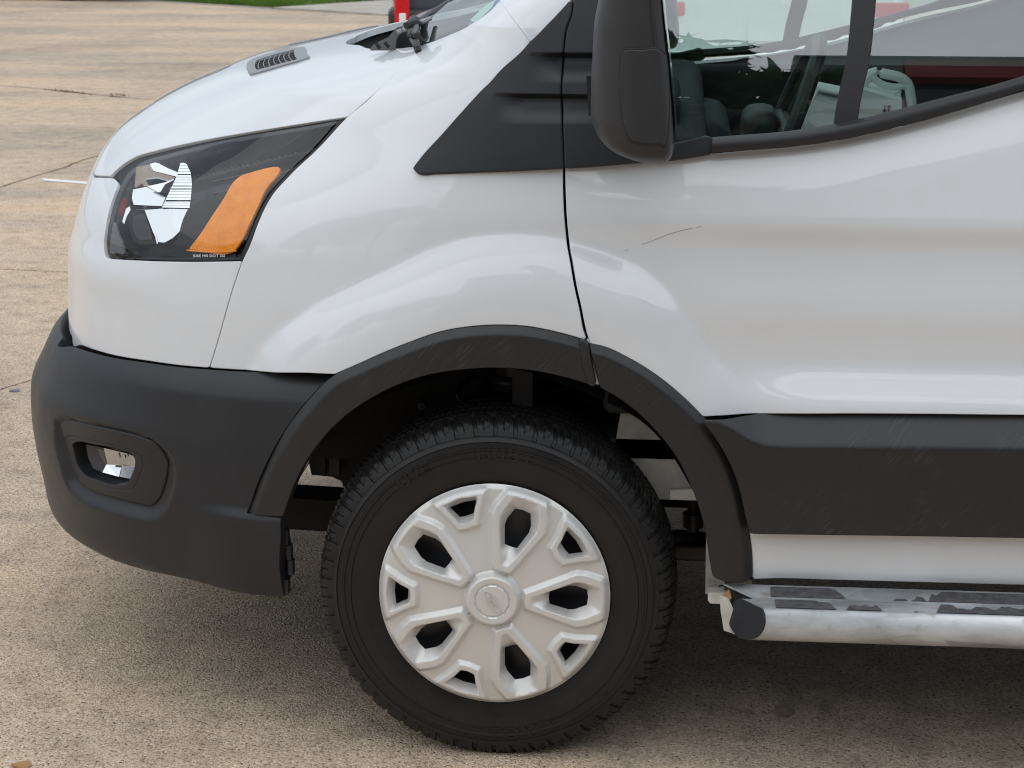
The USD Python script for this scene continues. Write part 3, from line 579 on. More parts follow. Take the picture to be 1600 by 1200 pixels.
# black lower cladding with a sloping upper band
clad_b = [(1172, 826), (1250, 826.5), (1350, 828), (1450, 829.5), (1599, 832)]
cb = to_sw(clad_b, DS)
cr_px = [(1118, 652), (1138, 659), (1154, 669), (1172, 679.5), (1192, 687), (1220, 690.5), (1300, 692), (1450, 693), (1599, 694.5)]
crq = ext(to_sw(cr_px, DS), XE + .1); CRZ = PCH(*np.maximum.accumulate(np.vstack([[(crq[0][0] - .001, crq[0][1] + .03)], crq]).T, axis=1)) if False else (lambda x: np.interp(x, crq[:, 0], crq[:, 1]))
def D_clad(s, w, P):
    z = P[..., 2]; zt_ = np.interp(s, ext(ct, XE + .1)[:, 0], ext(ct, XE + .1)[:, 1])
    t = softramp((z - CRZ(s)), .0025)
    return .034 + .030 - .8 * t - .008 * sst(.56, .50, z) * 0 
clad = ring(('sw', ext(ct, XE)), ('sw', [ext(ct, XE)[-1], ext(cb, XE)[-1]]), ('sw', ext(cb, XE)[::-1]), ('sw', to_sw([(1172, 826), (1165, 800), (1155, 756), (1140, 716), (1120, 681), (1099, 652)], DS)))
panel('door_cladding', clad.buffer(-.0022), 'worn_cladding', van, D=D_clad, h=.007, rnd=.003)
# white sill strip below
D_sill = lambda s, w, P: .034 - .02 * sst(.43, .37, P[..., 2])
sb = to_sw([(1177, 905), (1200, 904), (1300, 906), (1450, 910), (1599, 914)], D_sill)
sill = ring(('sw', ext(to_sw([(x, y + 1.5) for x, y in clad_b], D_sill), XE)), ('sw', [ext(cb, XE)[-1], ext(sb, XE)[-1]]), ('sw', ext(sb, XE)[::-1]), ('sw', to_sw([(1177, 905), (1177, 870), (1172, 828)], D_sill)))
panel('sill_strip', sill.buffer(-.0015), 'white_paint', van, D=D_sill, rnd=.004)
pxq = to_sw([(917, 531), (922, 532), (937, 601), (931, 601)], D_archbase); panel('door_edge', Polygon(pxq), 'white_paint', van, D=lambda s, w, P: D_archbase(s, w, P) - .004, h=.01, rim=.01, rnd=.001)
pxq = to_sw([(909, 531), (915, 533), (921, 560), (929, 599), (922, 597), (913, 565)], D_archbase); panel('moulding_end', Polygon(pxq).buffer(0), 'worn_cladding', van, D=lambda s, w, P: D_archbase(s, w, P) + .016, h=.006, rim=.012, rnd=.004)
# scratch on the door
for pts in ([(976, 392), (983, 390)], [(1003, 382), (1020, 376), (1045, 366), (1070, 359), (1082, 356.5)], [(1089, 355.5), (1096, 353)]):
    q = smooth_line(to_sw(pts, DS), .004); obj('scratch', tube(surf(DS)(q[:, 0], q[:, 1]), .0004, 5), 'grey_trim', van)

# ---- windscreen pillar, quarter trim, belt line
pil = ring(apil, [(829, 66), (893, 0)], ('sw', [to_sw([(893, 0)], DS)[0], (.55, W_of(1.98)), (.74, W_of(2.12))]), ('sw', [(.74, W_of(2.12)), (.60, W_of(2.12)), to_sw([(780, 1)], DS)[0]]), D=DS)
panel('windscreen_pillar', pil.buffer(-.0022), 'white_paint', van, D=DS)
slot = []
def D_trim(s, w, P):
    x, z = P[..., 0], P[..., 2]
    d = .010 + 0 * z
    for zt_, x0, x1, dp in ((1.405, .05, .16, .020), (1.330, -.015, .16, .018)):
        g = sst(x0, x0 + .07, x)
        u = zt_ - .10 * (x - .1) * 0 - z
        d = d - dp * g * sst(-.002, .006, u) * (1 - sst(.010, .055, u))
    return d + .004 * sst(1.22, 1.20, z) * 0
gl = [(893, 0), (890, 62 / 4 + 8), (883, 42), (878, 80), (876, 115), (875, 150), (876, 190), (878, 232), (879, 261)]
gR = [(898, 0), (896, 22), (889, 42), (883.5, 80), (881.5, 115), (880.5, 150), (881.5, 190), (883, 232), (884, 261)]
tq = ring(trim_l[::-1], [(829, 66), (893, 0)], gl, [(879, 261), (800, 265), (740, 267), (680, 269), (653, 269), (647, 262)], D=D_trim)
panel('quarter_trim', tq.buffer(-.001), 'black_plastic', van, D=D_trim, h=.005, rnd=.004)
td = ring(gR[::-1], ('sw', [to_sw([gR[0]], D_trim)[0], to_sw([gR[0]], D_trim)[0] + (.03, .05)]), ('sw', to_sw([(985, -6), (990, 60), (998, 150), (1010, 222)], D_trim)), [(1010, 222), (1050, 226), (1085, 219), (1108, 215), (1111, 217), (1112, 237), (1085, 243), (1050, 248), (1000, 252), (940, 257), (884, 261)], D=D_trim)
panel('mirror_base', td.buffer(-.001), 'black_plastic', van, D=D_trim, h=.005, rnd=.004)
belt_hi = [(1113, 215), (1150, 212), (1200, 208.5), (1250, 203), (1300, 195), (1350, 184.5), (1400, 172), (1450, 159.5), (1500, 147.5), (1550, 134), (1599, 120)]
bh = fair(to_sw(belt_hi, DS))
bm_lo = fair(to_sw([(1113, 239)] + belt_lo[5:], DS))
def D_mold(s, w, P):
    lo = np.interp(s, ext(bm_lo, XE + .1)[:, 0], ext(bm_lo, XE + .1)[:, 1]); hi = np.interp(s, ext(bh, XE + .1)[:, 0], ext(bh, XE + .1)[:, 1])
    u = np.clip((w - lo) / (hi - lo), 0, 1); return .004 + .016 * np.sqrt(np.clip(1 - (2 * u - .75) ** 2 / 1.7, 0, 1)) - .010 * sst(.55, 1, u)
mold = ring(('sw', ext(bm_lo, XE)), ('sw', [ext(bm_lo, XE)[-1], ext(bh, XE)[-1]]), ('sw', ext(bh, XE)[::-1]), ('sw', [bh[0], bm_lo[0]]))
panel('window_moulding', mold.buffer(-.0006), 'molding', van, D=D_mold, h=.004, hb=.004, rnd=.003)
# side window: curved glass behind the moulding; divider bar
D_gl = lambda s, w, P: -.010 + 0 * s
gtop = W_of(1.98)
gq = ext(fair(to_sw([(x, y + 6) for x, y in belt_hi], D_gl)), XE)
g0 = to_sw([(905, 236)], D_gl)[0]
div_l = to_sw([(1304, 205), (1334, 2)], D_gl); div_r = to_sw([(1336, 200), (1366, 2)], D_gl)
def up(q): d = (q[-1] - q[0]) / (q[-1][1] - q[0][1]); return np.vstack([q, q[-1] + d * (gtop - q[-1][1])])
div_l, div_r = up(div_l), up(div_r)
winp = ring(('sw', np.vstack([[g0], gq])), ('sw', [gq[-1], (XE, gtop)]), ('sw', [(XE, gtop), (.66, gtop)]), ('sw', [(.66, gtop), (.20, W_of(1.50)), g0]))
panel('side_window', winp, 'side_glass', van, D=D_gl, h=.02, hb=.02, rim=0)
dv = ring(('sw', div_l[::-1]), ('sw', div_r), ('sw', [div_r[-1], div_l[-1]]))
panel('window_divider', dv, 'molding', van, D=lambda s, w, P: -.004 + 0 * s, rnd=.003)

# ---- bonnet vent: grey frame and a black grid of bars
panel('bonnet_vent', vf.difference(vh), 'vent_grey', van, D=lambda s, w, P: D_hood(s, w, P) + .004, h=.006, rim=.005, rnd=.0015)
panel('vent_hollow', vf.buffer(.004), 'dark', van, D=lambda s, w, P: D_hood(s, w, P) - .004, h=.01, rim=0)
fh = surf(lambda s, w, P: D_hood(s, w, P) + .0020)
v00, v01, v10, v11 = to_sw([(399, 110), (403, 95.5), (466, 95), (461, 80.5)], D_hood)
for k in range(1, 4):
    a, b = v00 + (v01 - v00) * k / 4, v10 + (v11 - v10) * k / 4
    q = a + np.linspace(0, 1, 12)[:, None] * (b - a); obj('vent_bar', tube(fh(q[:, 0], q[:, 1]), .0008, 6), 'seal', van)
for k in range(1, 8):
    a, b = v00 + (v10 - v00) * (k - .3) / 7.6, v01 + (v11 - v01) * k / 8
    q = a + np.linspace(0, 1, 8)[:, None] * (b - a); obj('vent_bar', tube(fh(q[:, 0], q[:, 1]), .0010, 6), 'vent_grey', van)
BUILT += []

# ---- headlamp
seal_in = [(172, 404), (165, 400), (164, 385), (166, 360), (172, 330), (181, 300), (196, 272), (216, 253), (262, 239), (330, 222.5), (420, 206), (528, 188), (500, 224), (452, 277), (428, 305), (414, 327), (403, 352), (391, 384), (379, 406)]
L_out = ring(e_lamp[::-1], [(543, 182), (490, 238), (452, 274), (426, 303), (413, 325), (402, 350), (389, 385), (379, 407)], lamp_bot, lamp_front, D=None)
lens_l = ring([(171, 403), (280, 406), (330, 406.5), (374, 405)], [(374, 405), (384, 381), (396, 350), (407, 325), (420, 303), (446, 274), (485, 237), (527, 190)], [(527, 190), (470, 200), (400, 211), (330, 225), (262, 242), (222, 255), (202, 270)], [(202, 270), (188, 293), (176, 328), (168, 360), (165, 385), (166, 399), (171, 403)])
panel('headlamp_seal', L_out.buffer(-.003).difference(lens_l.buffer(-.001)), 'seal', van, D=lambda s, w, P: -.006 + 0 * s, h=.006, rim=.04)
D_lens = lambda s, w, P: .0015 + 0 * s
panel('headlamp_lens', lens_l, 'lens', van, D=D_lens, h=.008, rim=0)
D_back = lambda s, w, P: -.055 + 0 * s
def D_house(s, w, P):   # black inner housing: comes up to the lens at its edge, deep in the middle, with three fine ribs
    q = np.stack([np.ravel(s), np.ravel(w)], 1); d = shapely.distance(shapely.points(q), lens_l.exterior).reshape(np.shape(s))
    return -.006 - .062 * sst(.0, .016, d)
panel('headlamp_housing', lens_l.buffer(.002), 'gloss_black', van, D=D_house, h=.006, rim=0)
for pts in ([(316, 249), (345, 241), (384, 232)], [(316, 267), (360, 257), (420, 246)], [(315, 287), (335, 285), (361, 281)], [(325, 232), (400, 217), (480, 204)], [(420, 228), (460, 219), (500, 209)]):
    q = smooth_line(to_sw(pts, lambda s, w, P: -.03 + 0 * s), .005); obj('lamp_rib', tube(surf(lambda s, w, P: D_house(s, w, P) + .003)(q[:, 0], q[:, 1]), .0016, 6), 'steel_dark', van)
def facet(name, pts, d0, d1, mat, wave=0, parent=van, rim=.004, up=0.0):
    """A reflector facet: outline in the photograph, its depth below the lens running from d0 (its left) to d1 (its right)."""
    g = to_sw(pts, lambda s, w, P: -(d0 + d1) / 2 + 0 * s); a, b = g[:, 0].min(), g[:, 0].max()
    wm = g[:, 1].mean(); D = lambda s, w, P: -(d0 + (d1 - d0) * np.clip((s - a) / (b - a), 0, 1)) - up * (w - wm) + (wave * np.abs(np.sin(w * 700)) if wave else 0)
    pg = Polygon(to_sw(pts, D)).buffer(0)
    return panel(name, pg, mat, parent, D=D, h=.004 if not wave else .0022, hb=.003, rim=rim, rnd=.001)
lamp_plate('reflector_bowl', [(234, 256), (250, 252), (282, 251), (276, 276), (240, 267)], .050, (.05, -1, .55), 'chrome')
lamp_plate('reflector_bowl', [(213, 262), (233, 257), (240, 268), (275, 277), (258, 285), (230, 291), (210, 293)], .050, (-.1, -1, -.16), 'chrome')
lamp_plate('reflector_bowl', [(230, 291), (258, 285), (272, 279), (266, 294), (262, 301), (246, 300)], .050, (.1, -1, .7), 'chrome')
lamp_plate('reflector_bowl', [(208, 296), (229, 292), (246, 301), (262, 302), (257, 312), (253, 322), (209, 320), (206, 310)], .050, (-.1, -1, .6), 'chrome')
RIB = Polygon([(283, 251), (292, 257), (298, 270), (300, 288), (298, 310), (296, 325), (253, 324), (266, 297), (276, 275)])
for k in range(17):
    g = RIB.intersection(Polygon([(240, 250 + k * 4.5), (310, 250 + k * 4.5), (310, 253.9 + k * 4.5), (240, 253.9 + k * 4.5)]))
    if g.area > 8: lamp_plate('reflector_rib', np.array(g.exterior.coords)[:-1], .046, (.25, -1, .62), 'chrome')
lamp_plate('reflector_lower', [(226, 328), (253, 326), (296, 327), (291, 345), (281, 361), (270, 372), (257, 379), (246, 378), (238, 360)], .046, (.05, -1, .42), 'chrome')
lamp_plate('bulb_shield', [(258, 288), (272, 281), (262, 301), (250, 301)], .044, (0, -1, -.1), 'steel_dark')
COV = [(204, 333), (212, 327), (226, 328), (231, 333), (242, 362), (246, 381), (218, 382), (207, 373), (201, 352)]
lamp_plate('lamp_cover', COV, .030, (-.3, -1, .05), 'gloss_black')
lamp_plate('lamp_cover_window', [(209, 338), (222, 333), (227, 337), (236, 362), (238, 374), (219, 375), (211, 368), (206, 352)], .026, (-.35, -1, .22), 'steel_dark')
lamp_plate('lamp_cover_edge', [(228, 328), (231, 331), (243, 362), (247, 380), (245, 381), (241, 363)], .022, (0, -1, .5), 'chrome')
lamp_plate('red_bulb_holder', [(184, 332), (189, 313), (196, 309), (200, 318), (194, 332), (187, 344)], .022, (-.3, -1, -.2), 'red_holder')
lamp_plate('lamp_clip', [(197, 326), (203, 322), (204, 328), (198, 338), (194, 350), (191, 346)], .020, (-.2, -1, .4), 'chrome')
facet('corner_grid', [(168, 395), (167, 375), (172, 345), (180, 350), (190, 378), (195, 396)], .006, .014, 'grey_trim', wave=.001)
AMB = [(296, 389), (310, 371), (333, 336), (352, 307), (364, 286), (375, 276), (392, 270), (436, 265), (432, 274), (421, 286), (412, 299), (402, 322), (390, 347), (377, 374), (367, 389)]
amb = ring(AMB + AMB[:1], D=lambda s, w, P: -.007 + 0 * s)
panel('amber_reflector', amb, 'amber', van, D=lambda s, w, P: -.007 + 0 * s, h=.004, hb=.003, rim=.004, rnd=.002)
q = smooth_line(to_sw([(292, 391), (340, 394), (369, 392)], lambda s, w, P: -.006 + 0 * s)); obj('lamp_rib', tube(surf(lambda s, w, P: -.006 + 0 * s)(q[:, 0], q[:, 1]), .0015, 6), 'amber', van)
# moulded approval text along the lens foot
ta, tb = surf(D_lens)(*to_sw([(302, 401.5)], D_lens)[0]), surf(D_lens)(*to_sw([(352, 401.5)], D_lens)[0])
tx = meshkit.text_mesh('SAE HR DOT 02', .0050, .0006); tx.apply_scale([np.linalg.norm(tb - ta) / tx.extents[0], 1, 1])
ex = (tb - ta) / np.linalg.norm(tb - ta); ez = np.array([0, 0, 1.0]); ey = np.cross(ez, ex)
T4 = np.eye(4); T4[:3, 0], T4[:3, 1], T4[:3, 2], T4[:3, 3] = ex, ez, -ey, ta - ey * .001
tx.apply_transform(T4); obj('lens_lettering', tx, 'clear_lamp', van)

# ---- windscreen, cowl, wiper
ed = surf(DS)(*np.vstack([to_sw(screen_edge, DS)]).T)
ed = np.vstack([ed, [[.30, .26, 1.74], [.62, .335, 2.02], [.72, .36, 2.12]]])
ed = smooth_line(ed[::1], .03); eb = ed[:1] - (.012, -.002, .012); ed = np.vstack([eb, ed])
vy = np.linspace(-1, 1, 41)
Vw = np.stack([np.stack([p[0] + .004 - .11 * (1 - vy ** 2), YC + vy * (YC - p[1] - .004), p[2] - .006 + .02 * (1 - vy ** 2)], -1) for p in ed]); nr, nc = Vw.shape[:2]
I = np.arange(nr * nc).reshape(nr, nc); Q = np.stack([I[:-1, :-1], I[:-1, 1:], I[1:, 1:], I[1:, :-1]], -1).reshape(-1, 4)
obj('windscreen', (Vw.reshape(-1, 3), Q[:, ::-1]), 'screen_glass', van, smooth=True)
screen_at = lambda u, v: (lambda i, j: Vw[min(int(i), nr - 1), min(int(j), nc - 1)])(u * (nr - 1), v * (nc - 1))
# inspection sticker inside the glass
def on_screen(px):
    k = np.stack([np.asarray(proj(Vw.reshape(-1, 3))[0])]).reshape(-1, 2); out = []
    from scipy.interpolate import LinearNDInterpolator
    m = (np.arange(nr * nc) % nc) < nc // 2
    return LinearNDInterpolator(k[m], Vw.reshape(-1, 3)[m])(np.asarray(px, float))
def sticker(name, pts, mat, d):
    P = on_screen(pts); P = P[~np.isnan(P[:, 0])] + np.array([.004 + d, .004 + d, -.004 - d])
    if len(P) > 2: obj(name, trimesh.Trimesh(P, [(0, k, k + 1) for k in range(1, len(P) - 1)], process=False), mat, van, smooth=False)
sticker('inspection_sticker', [(731, 28), (756, 5), (771, -4), (766, 8), (752, 22), (738, 33)], 'sticker_green', 0)
sticker('sticker_border', [(724, 34), (752, 2), (776, -10), (770, 10), (755, 25), (736, 36)], 'sticker_blue', .003)
# cowl tray under the bonnet's rear edge
rq = smooth_line(rear_full, .03); rq = np.vstack([rq, np.c_[2 * SC - rq[::-1, 0], rq[::-1, 1]]]); r3 = surf(D_hood)(rq[:, 0], rq[:, 1]); r3 = r3[np.argsort(r3[:, 1])]
cg = []
for y in np.linspace(r3[0, 1] + .01, r3[-1, 1] - .01, 50):
    xr, zr = np.interp(y, r3[:, 1], r3[:, 0]), np.interp(y, r3[:, 1], r3[:, 2]); xs = ed[0][0] + .004 - .11 * (1 - ((y - YC) / (YC - ed[0][1])) ** 2) + .02
    cg.append([[xr - .02, y, zr - .016], [xr + .004, y, zr - .085], [(xr + xs) / 2, y, zr - .085], [xs - .01, y, zr - .05], [xs + .05, y, zr - .01]])
cg = np.array(cg); I = np.arange(cg.shape[0] * 5).reshape(-1, 5); Q = np.stack([I[:-1, :-1], I[1:, :-1], I[1:, 1:], I[:-1, 1:]], -1).reshape(-1, 4)
obj('cowl_tray', (cg.reshape(-1, 3), Q), 'cabin_dark', van, smooth=True)
def at_px(px, y): return on_y([px], y)[0]
def pxplate(name, pts, y, th, mat, parent=van):
    """A thin plate whose outline stands at depth y."""
    P = on_y(pts, y); g = Polygon(P[:, [0, 2]]).buffer(0); m = trimesh.creation.extrude_polygon(g, th); v = m.vertices.copy()
    m = trimesh.Trimesh(np.stack([v[:, 0], y + v[:, 2], v[:, 1]], 1), m.faces[:, ::-1]); return obj(name, m, mat, parent, smooth=False)
pxplate('cowl_cover', [(578, 79), (582, 71), (592, 65), (606, 59), (612, 52), (620, 43), (629, 41), (634, 46), (625, 52), (619, 62), (617, 79)], .34, .012, 'grey_trim')
pxplate('cowl_cover', [(617, 80), (622, 58), (634, 45), (643, 36), (650, 37), (655, 44), (650, 60), (644, 80)], .37, .02, 'seal')
for a, b in (((588, 68), (594, 76)), ((601, 66), (608, 74))): obj('cowl_clip', tube([at_px(a, .325), at_px(b, .325)], .004, 6), 'dark', van)
for a, b in (((621, 51), (628, 48)), ((630, 47.5), (637, 43.5))): obj('cowl_clip', tube([at_px(a, .33), at_px(b, .33)], .005, 8), 'vent_grey', van)
for k in range(7):   # folded rubber gaiter at the wiper spindle
    c = at_px((646 + 1.5 * math.sin(k * 2.1) + k * .6, 39 + k * 5.2), .24); d = np.array([.012 * math.cos(k * 1.7), .02, .012 * math.sin(k * 1.3)])
    obj('spindle_gaiter', tube([c - d, c + (0, 0, .004), c + d], [.007, .009, .006], 8), 'grey_trim' if k % 2 else 'seal', van)
obj('wiper_arm', tube([at_px((640, 38), .45), at_px((646, 30), .5), at_px((655, 34), .55), at_px((664, 26), .66), at_px((690, 9), .85), at_px((700, 2), .98)], [.008, .009, .008, .006, .005, .004], 8), 'seal', van)
obj('wiper_pivot', tube([at_px((655, 36), .4), at_px((672, 29), .5)], [.006, .005], 8), 'vent_grey', van)

# ---- door mirror
ml = on_y([(936, -14), (934, 0), (927, 40), (924, 90), (922, 130), (921.5, 180), (930, 210), (945, 229), (962, 241), (985, 251), (1010, 258)], -.22)
mr = on_y([(1033, -14), (1034, 0), (1040, 60), (1047, 120), (1052, 180), (1054, 215), (1051, 238), (1045, 250), (1030, 257), (1012, 258.2)], -.22)
lz = lambda a: (np.r_[a[::-1, 2], 1.62, 1.66], np.r_[a[::-1, 0], a[0, 0] + .02, a[0, 0] + .05])
MLX, MRX = PCH(*lz(ml)), PCH(np.r_[mr[::-1, 2], 1.62, 1.66], np.r_[mr[::-1, 0], mr[0, 0] - .012, mr[0, 0] - .03])
mz0, mz1 = max(ml[-1, 2], mr[-1, 2]) + .001, 1.655
def f_mir(D=0.0):
    def f(s, w):
        s, w = -np.asarray(s, float), np.asarray(w, float)
        w = np.clip(w, mz0, mz1)
        xl, xr = MLX(w), MRX(w); c, sn = np.cos(s), np.sin(s)
        k = np.clip((w - mz0) / .05, 0, 1); fl = np.sqrt(np.clip(1 - (1 - k) ** 2, 0, 1)); kt = np.sqrt(np.clip(1 - (1 - np.clip((mz1 - w) / .04, 0, 1)) ** 2, 0.0, 1))
        hy = .02 + .095 * fl * (.4 + .6 * kt); xc = xl + (xr - xl) * .62
        hx = np.where(c < 0, xc - xl, xr - xc)
        n = np.where(c < 0, 2.5, 6.0)
        r = (np.abs(c) ** n + np.abs(sn) ** n) ** (-1 / n)
        P = np.stack([xc + hx * c * r, -.175 - hy * sn * r - .0 * w, w], -1)
        if D:
            cen = np.stack([xc, -.175 + 0 * w, w], -1); d = P - cen; P = P + D * d / np.maximum(np.linalg.norm(d, axis=-1, keepdims=True), 1e-9)
        return P
    return f
mg = np.meshgrid(np.linspace(-np.pi + .1, -.15, 160), np.linspace(mz0 + .003, 1.6, 120), indexing='ij')
def loft_full(f, s0, s1, w0, w1, ns=72, nw=60):
    S_, W_ = np.meshgrid(np.linspace(s0, s1, ns), np.linspace(w0, w1, nw), indexing='ij'); P = f(S_, W_); I = np.arange(ns * nw).reshape(ns, nw)
    return P, np.stack([I[:-1, :-1], I[1:, :-1], I[1:, 1:], I[:-1, 1:]], -1).reshape(-1, 4)
fm = f_mir()
seam = to_sw([(1015, -10), (1016, 10), (1020, 50), (1023, 78)], fn=fm, grid=mg)
MIRB = []
def mirror_part(name, P, Q, mat):
    v = P.reshape(-1, 3); m = trimesh.Trimesh(*[np.asarray(a) for a in (v, np.vstack([Q[:, [0, 1, 2]], Q[:, [0, 2, 3]]]))], process=True); m.fix_normals(); obj(name, m, mat, van, smooth=40); MIRB.append((name, m, mat))
cap_px = [(975, 79), (980, 77.5), (1000, 77.5), (1030, 78), (1037, 82), (1041, 92), (1044, 130), (1044.5, 180), (1041, 222), (1030, 225), (1012, 224.5), (996, 222.5), (986, 218), (979, 205), (971, 165), (969, 130), (970, 98)]
a_front = 1.9
P, Q = loft_full(fm, 0, 2 * np.pi, mz0, mz1, 145, 120); mirror_part('mirror_housing', P, Q, 'mirror_plastic')
q_ = smooth_line(to_sw([(1014, -12), (1015, 0), (1019, 40), (1023, 76)], fn=fm, grid=mg), .01); obj('mirror_seam', tube(fm(q_[:, 0], q_[:, 1]), .0016, 6), 'dark', van)
mcap = Polygon(smooth_line(to_sw(cap_px + cap_px[:1], fn=f_mir(.002), grid=mg), .01)).buffer(0)
panel('mirror_lower_cover', mcap.buffer(-.003), 'mirror_plastic', van, fn=f_mir(.0045), h=.012, hb=.006, rim=.012, rnd=.003)
cq = dense(mcap.exterior, .008); cq = np.vstack([cq, cq[:1]]); obj('mirror_cover_gap', tube(f_mir(.0012)(cq[:, 0], cq[:, 1]) , .0026, 6), 'dark', van)
zz = np.linspace(1.28, 1.62, 8)
gl_ = np.vstack([[(MRX(z) - .004 if False else float(MRX(1.4)) + .0, -.175 + k * .082, z) for k in (-1, 1)] for z in zz]); gl_[:, 0] = [float(MRX(z)) + .0035 for z in np.repeat(zz, 2)]
obj('mirror_glass', trimesh.Trimesh(gl_, [(2 * i + a, 2 * i + b, 2 * i + c) for i in range(7) for a, b, c in ((0, 1, 3), (0, 3, 2))], process=False), 'chrome', van, smooth=False)
arm = hull(np.vstack([on_y([(985, 130), (985, 182)], -.09), on_y([(916, 118), (945, 122), (962, 132), (962, 178), (940, 183), (920, 181)], -.02), on_y([(916, 118), (945, 122), (962, 132), (962, 178), (940, 183), (920, 181)], -.11)]))
obj('mirror_arm', arm, 'black_plastic', van)

# ------------------------------------------------------------------ wheels
def tyre_mesh(nt=1404, pitch=54):
    prof = [(.036, .205), (.020, .209), (.012, .216), (.0075, .228), (.004, .245), (.0014, .256), (.0002, .258), (-.0008, .2745), (-.0006, .2795), (-.0028, .2805), (-.0012, .2815), (-.0005, .292), (-.0028, .2935), (-.0028, .2965), (.0004, .298), (.0022, .308), (-.0002, .3095), (.0010, .311), (.0048, .3155), (.0055, .319), (.0065, .3195), (.0085, .3235), (.0105, .328), (.0130, .3325), (.0165, .3375), (.0215, .3420), (.0270, .3455), (.0320, .3475), (.0380, .3488), (.0440, .3498), (.0500, .3506), (.0555, .3512), (.056, .3512),
            (.0565, .3430), (.0640, .3430), (.0645, .3522), (.075, .3532), (.0855, .3538), (.086, .3460), (.0935, .3460), (.094, .3540), (.105, .3544), (.1165, .3545), (.117, .3465), (.1245, .3465), (.125, .3545), (.140, .3540), (.155, .3532), (.156, .3440), (.163, .3440), (.164, .3520), (.190, .3490), (.205, .3440), (.215, .334), (.225, .315), (.228, .28), (.222, .24), (.205, .215), (.19, .205)]
    prof = np.array(prof); a, r = prof[:, 0], prof[:, 1]; n = len(prof)
    th = np.arange(nt) / nt * 2 * np.pi
    R = np.repeat(r[None], nt, 0); A = np.repeat(a[None], nt, 0)
    ph = (th * pitch / (2 * np.pi))[:, None]
    fr = lambda x: x - np.floor(x)
    i = np.arange(n)[None]
    sh = (A > .0060) & (A < .0560) & (i < 31) & (i > 16)
    skew = (A - .0065) * 6.0                                        # grooves lean across the shoulder
    p = fr(ph + skew * .9)
    cut = sh & (p < .20) & (A > .0062)
    notch = sh & (fr(p + .02) > .52) & (fr(p + .02) < .565) & (A > .011) & (A < .030) | sh & (p > .55) & (p < .80) & (np.abs(A - .0165) < .0022)
    sipe = sh & (A > .024) & ((np.abs(p - .38) < .018) | (np.abs(p - .78) < .018))
    nx, nr_ = np.zeros_like(R), np.zeros_like(R)
    R = R - np.where(cut, np.clip((A - .0062) / .012, 0, 1) * .0048, 0) - np.where(notch & ~cut, .0022, 0) - np.where(sipe & ~cut, .002, 0)
    A = A + np.where(cut, .0042 * np.clip((.035 - A) / .03, 0, 1), 0) + np.where((notch | sipe) & ~cut & (A < .03), .0016, 0)
    mid = (i >= 33) & (i <= 48) & (R > .349)
    p2 = fr(ph * 1.5 + A * 14)
    R = R - np.where(mid & (p2 < .16), .006, 0) - np.where(mid & (np.abs(p2 - .6) < .05), .003, 0)
    P = np.stack([R * np.sin(th)[:, None], A, R * np.cos(th)[:, None]], -1)
    I = np.arange(nt * n).reshape(nt, n); J = np.roll(I, -1, 0)
    Q = np.stack([I[:, :-1], I[:, 1:], J[:, 1:], J[:, :-1]], -1).reshape(-1, 4)
    return P.reshape(-1, 3), Q[:, ::-1]
def settle(v, flat=.0029):       # the contact patch is flat
    v = v.copy(); zc = -HUB[2] + .0; v[:, 2] = np.where(v[:, 2] < zc, zc + (v[:, 2] - zc) * .02, v[:, 2]); return v
def arc_text(text, height, r, centre, flip, y, depth=.0020, squash=1.0, stroke=None):
    """Lettering bent round the hub; centre is the angle clockwise from the top as seen from outside. flip: letters' feet outwards."""
    t = meshkit.text_mesh(text, height, depth, bold=True); t = t.subdivide_to_size(.006); v = t.vertices; w = v[:, 0].max()
    u = (v[:, 0] - w / 2) * squash
    if flip: ang, rad = centre - u / r, r + height / 2 - v[:, 1]
    else: ang, rad = centre + u / r, r - height / 2 + v[:, 1]
    return trimesh.Trimesh(np.stack([rad * np.sin(ang), y(rad) - v[:, 2], rad * np.cos(ang)], 1), t.faces, process=False)
_sw = lambda rad: np.interp(rad, [.216, .228, .245, .256, .258, .2745, .292, .298, .311], [.012, .0075, .004, .0014, .0002, -.0008, -.0005, .0004, .0015])
# wheel cover: five long pockets and five short ones pressed into a dished disc
RC0 = .2255
def base_h(r):      # height towards the outside
    q = r / RC0
    return .026 - .020 * q ** 2 + .006 * sst(.16, .30, q) - .006 - .005 * sst(.965, 1.0, q)
LONG = [[(.275, .0), (.285, .065), (.715, .235), (.80, .225), (.975, .160), (.985, .0)], [(.325, 0), (.335, .035), (.705, .172), (.775, .165), (.925, .108), (.93, 0)], [(.475, 0), (.48, .055), (.64, .108), (.70, .106), (.80, .070), (.81, 0)]]
SHORT = [[(.665, 0), (.675, .085), (.775, .130), (.945, .235), (.968, .21), (.985, 0)], [(.71, 0), (.72, .062), (.80, .098), (.905, .168), (.93, 0)], [(.745, 0), (.75, .062), (.80, .088), (.852, .118), (.865, 0)]]
def pocket(hf, ang):
    p = np.array(hf) * RC0; full = np.vstack([p, p[::-1][1:-1] * (1, -1)])
    c, s_ = math.cos(ang), math.sin(ang); return Polygon(np.stack([full[:, 0] * c - full[:, 1] * s_, full[:, 0] * s_ + full[:, 1] * c], 1))
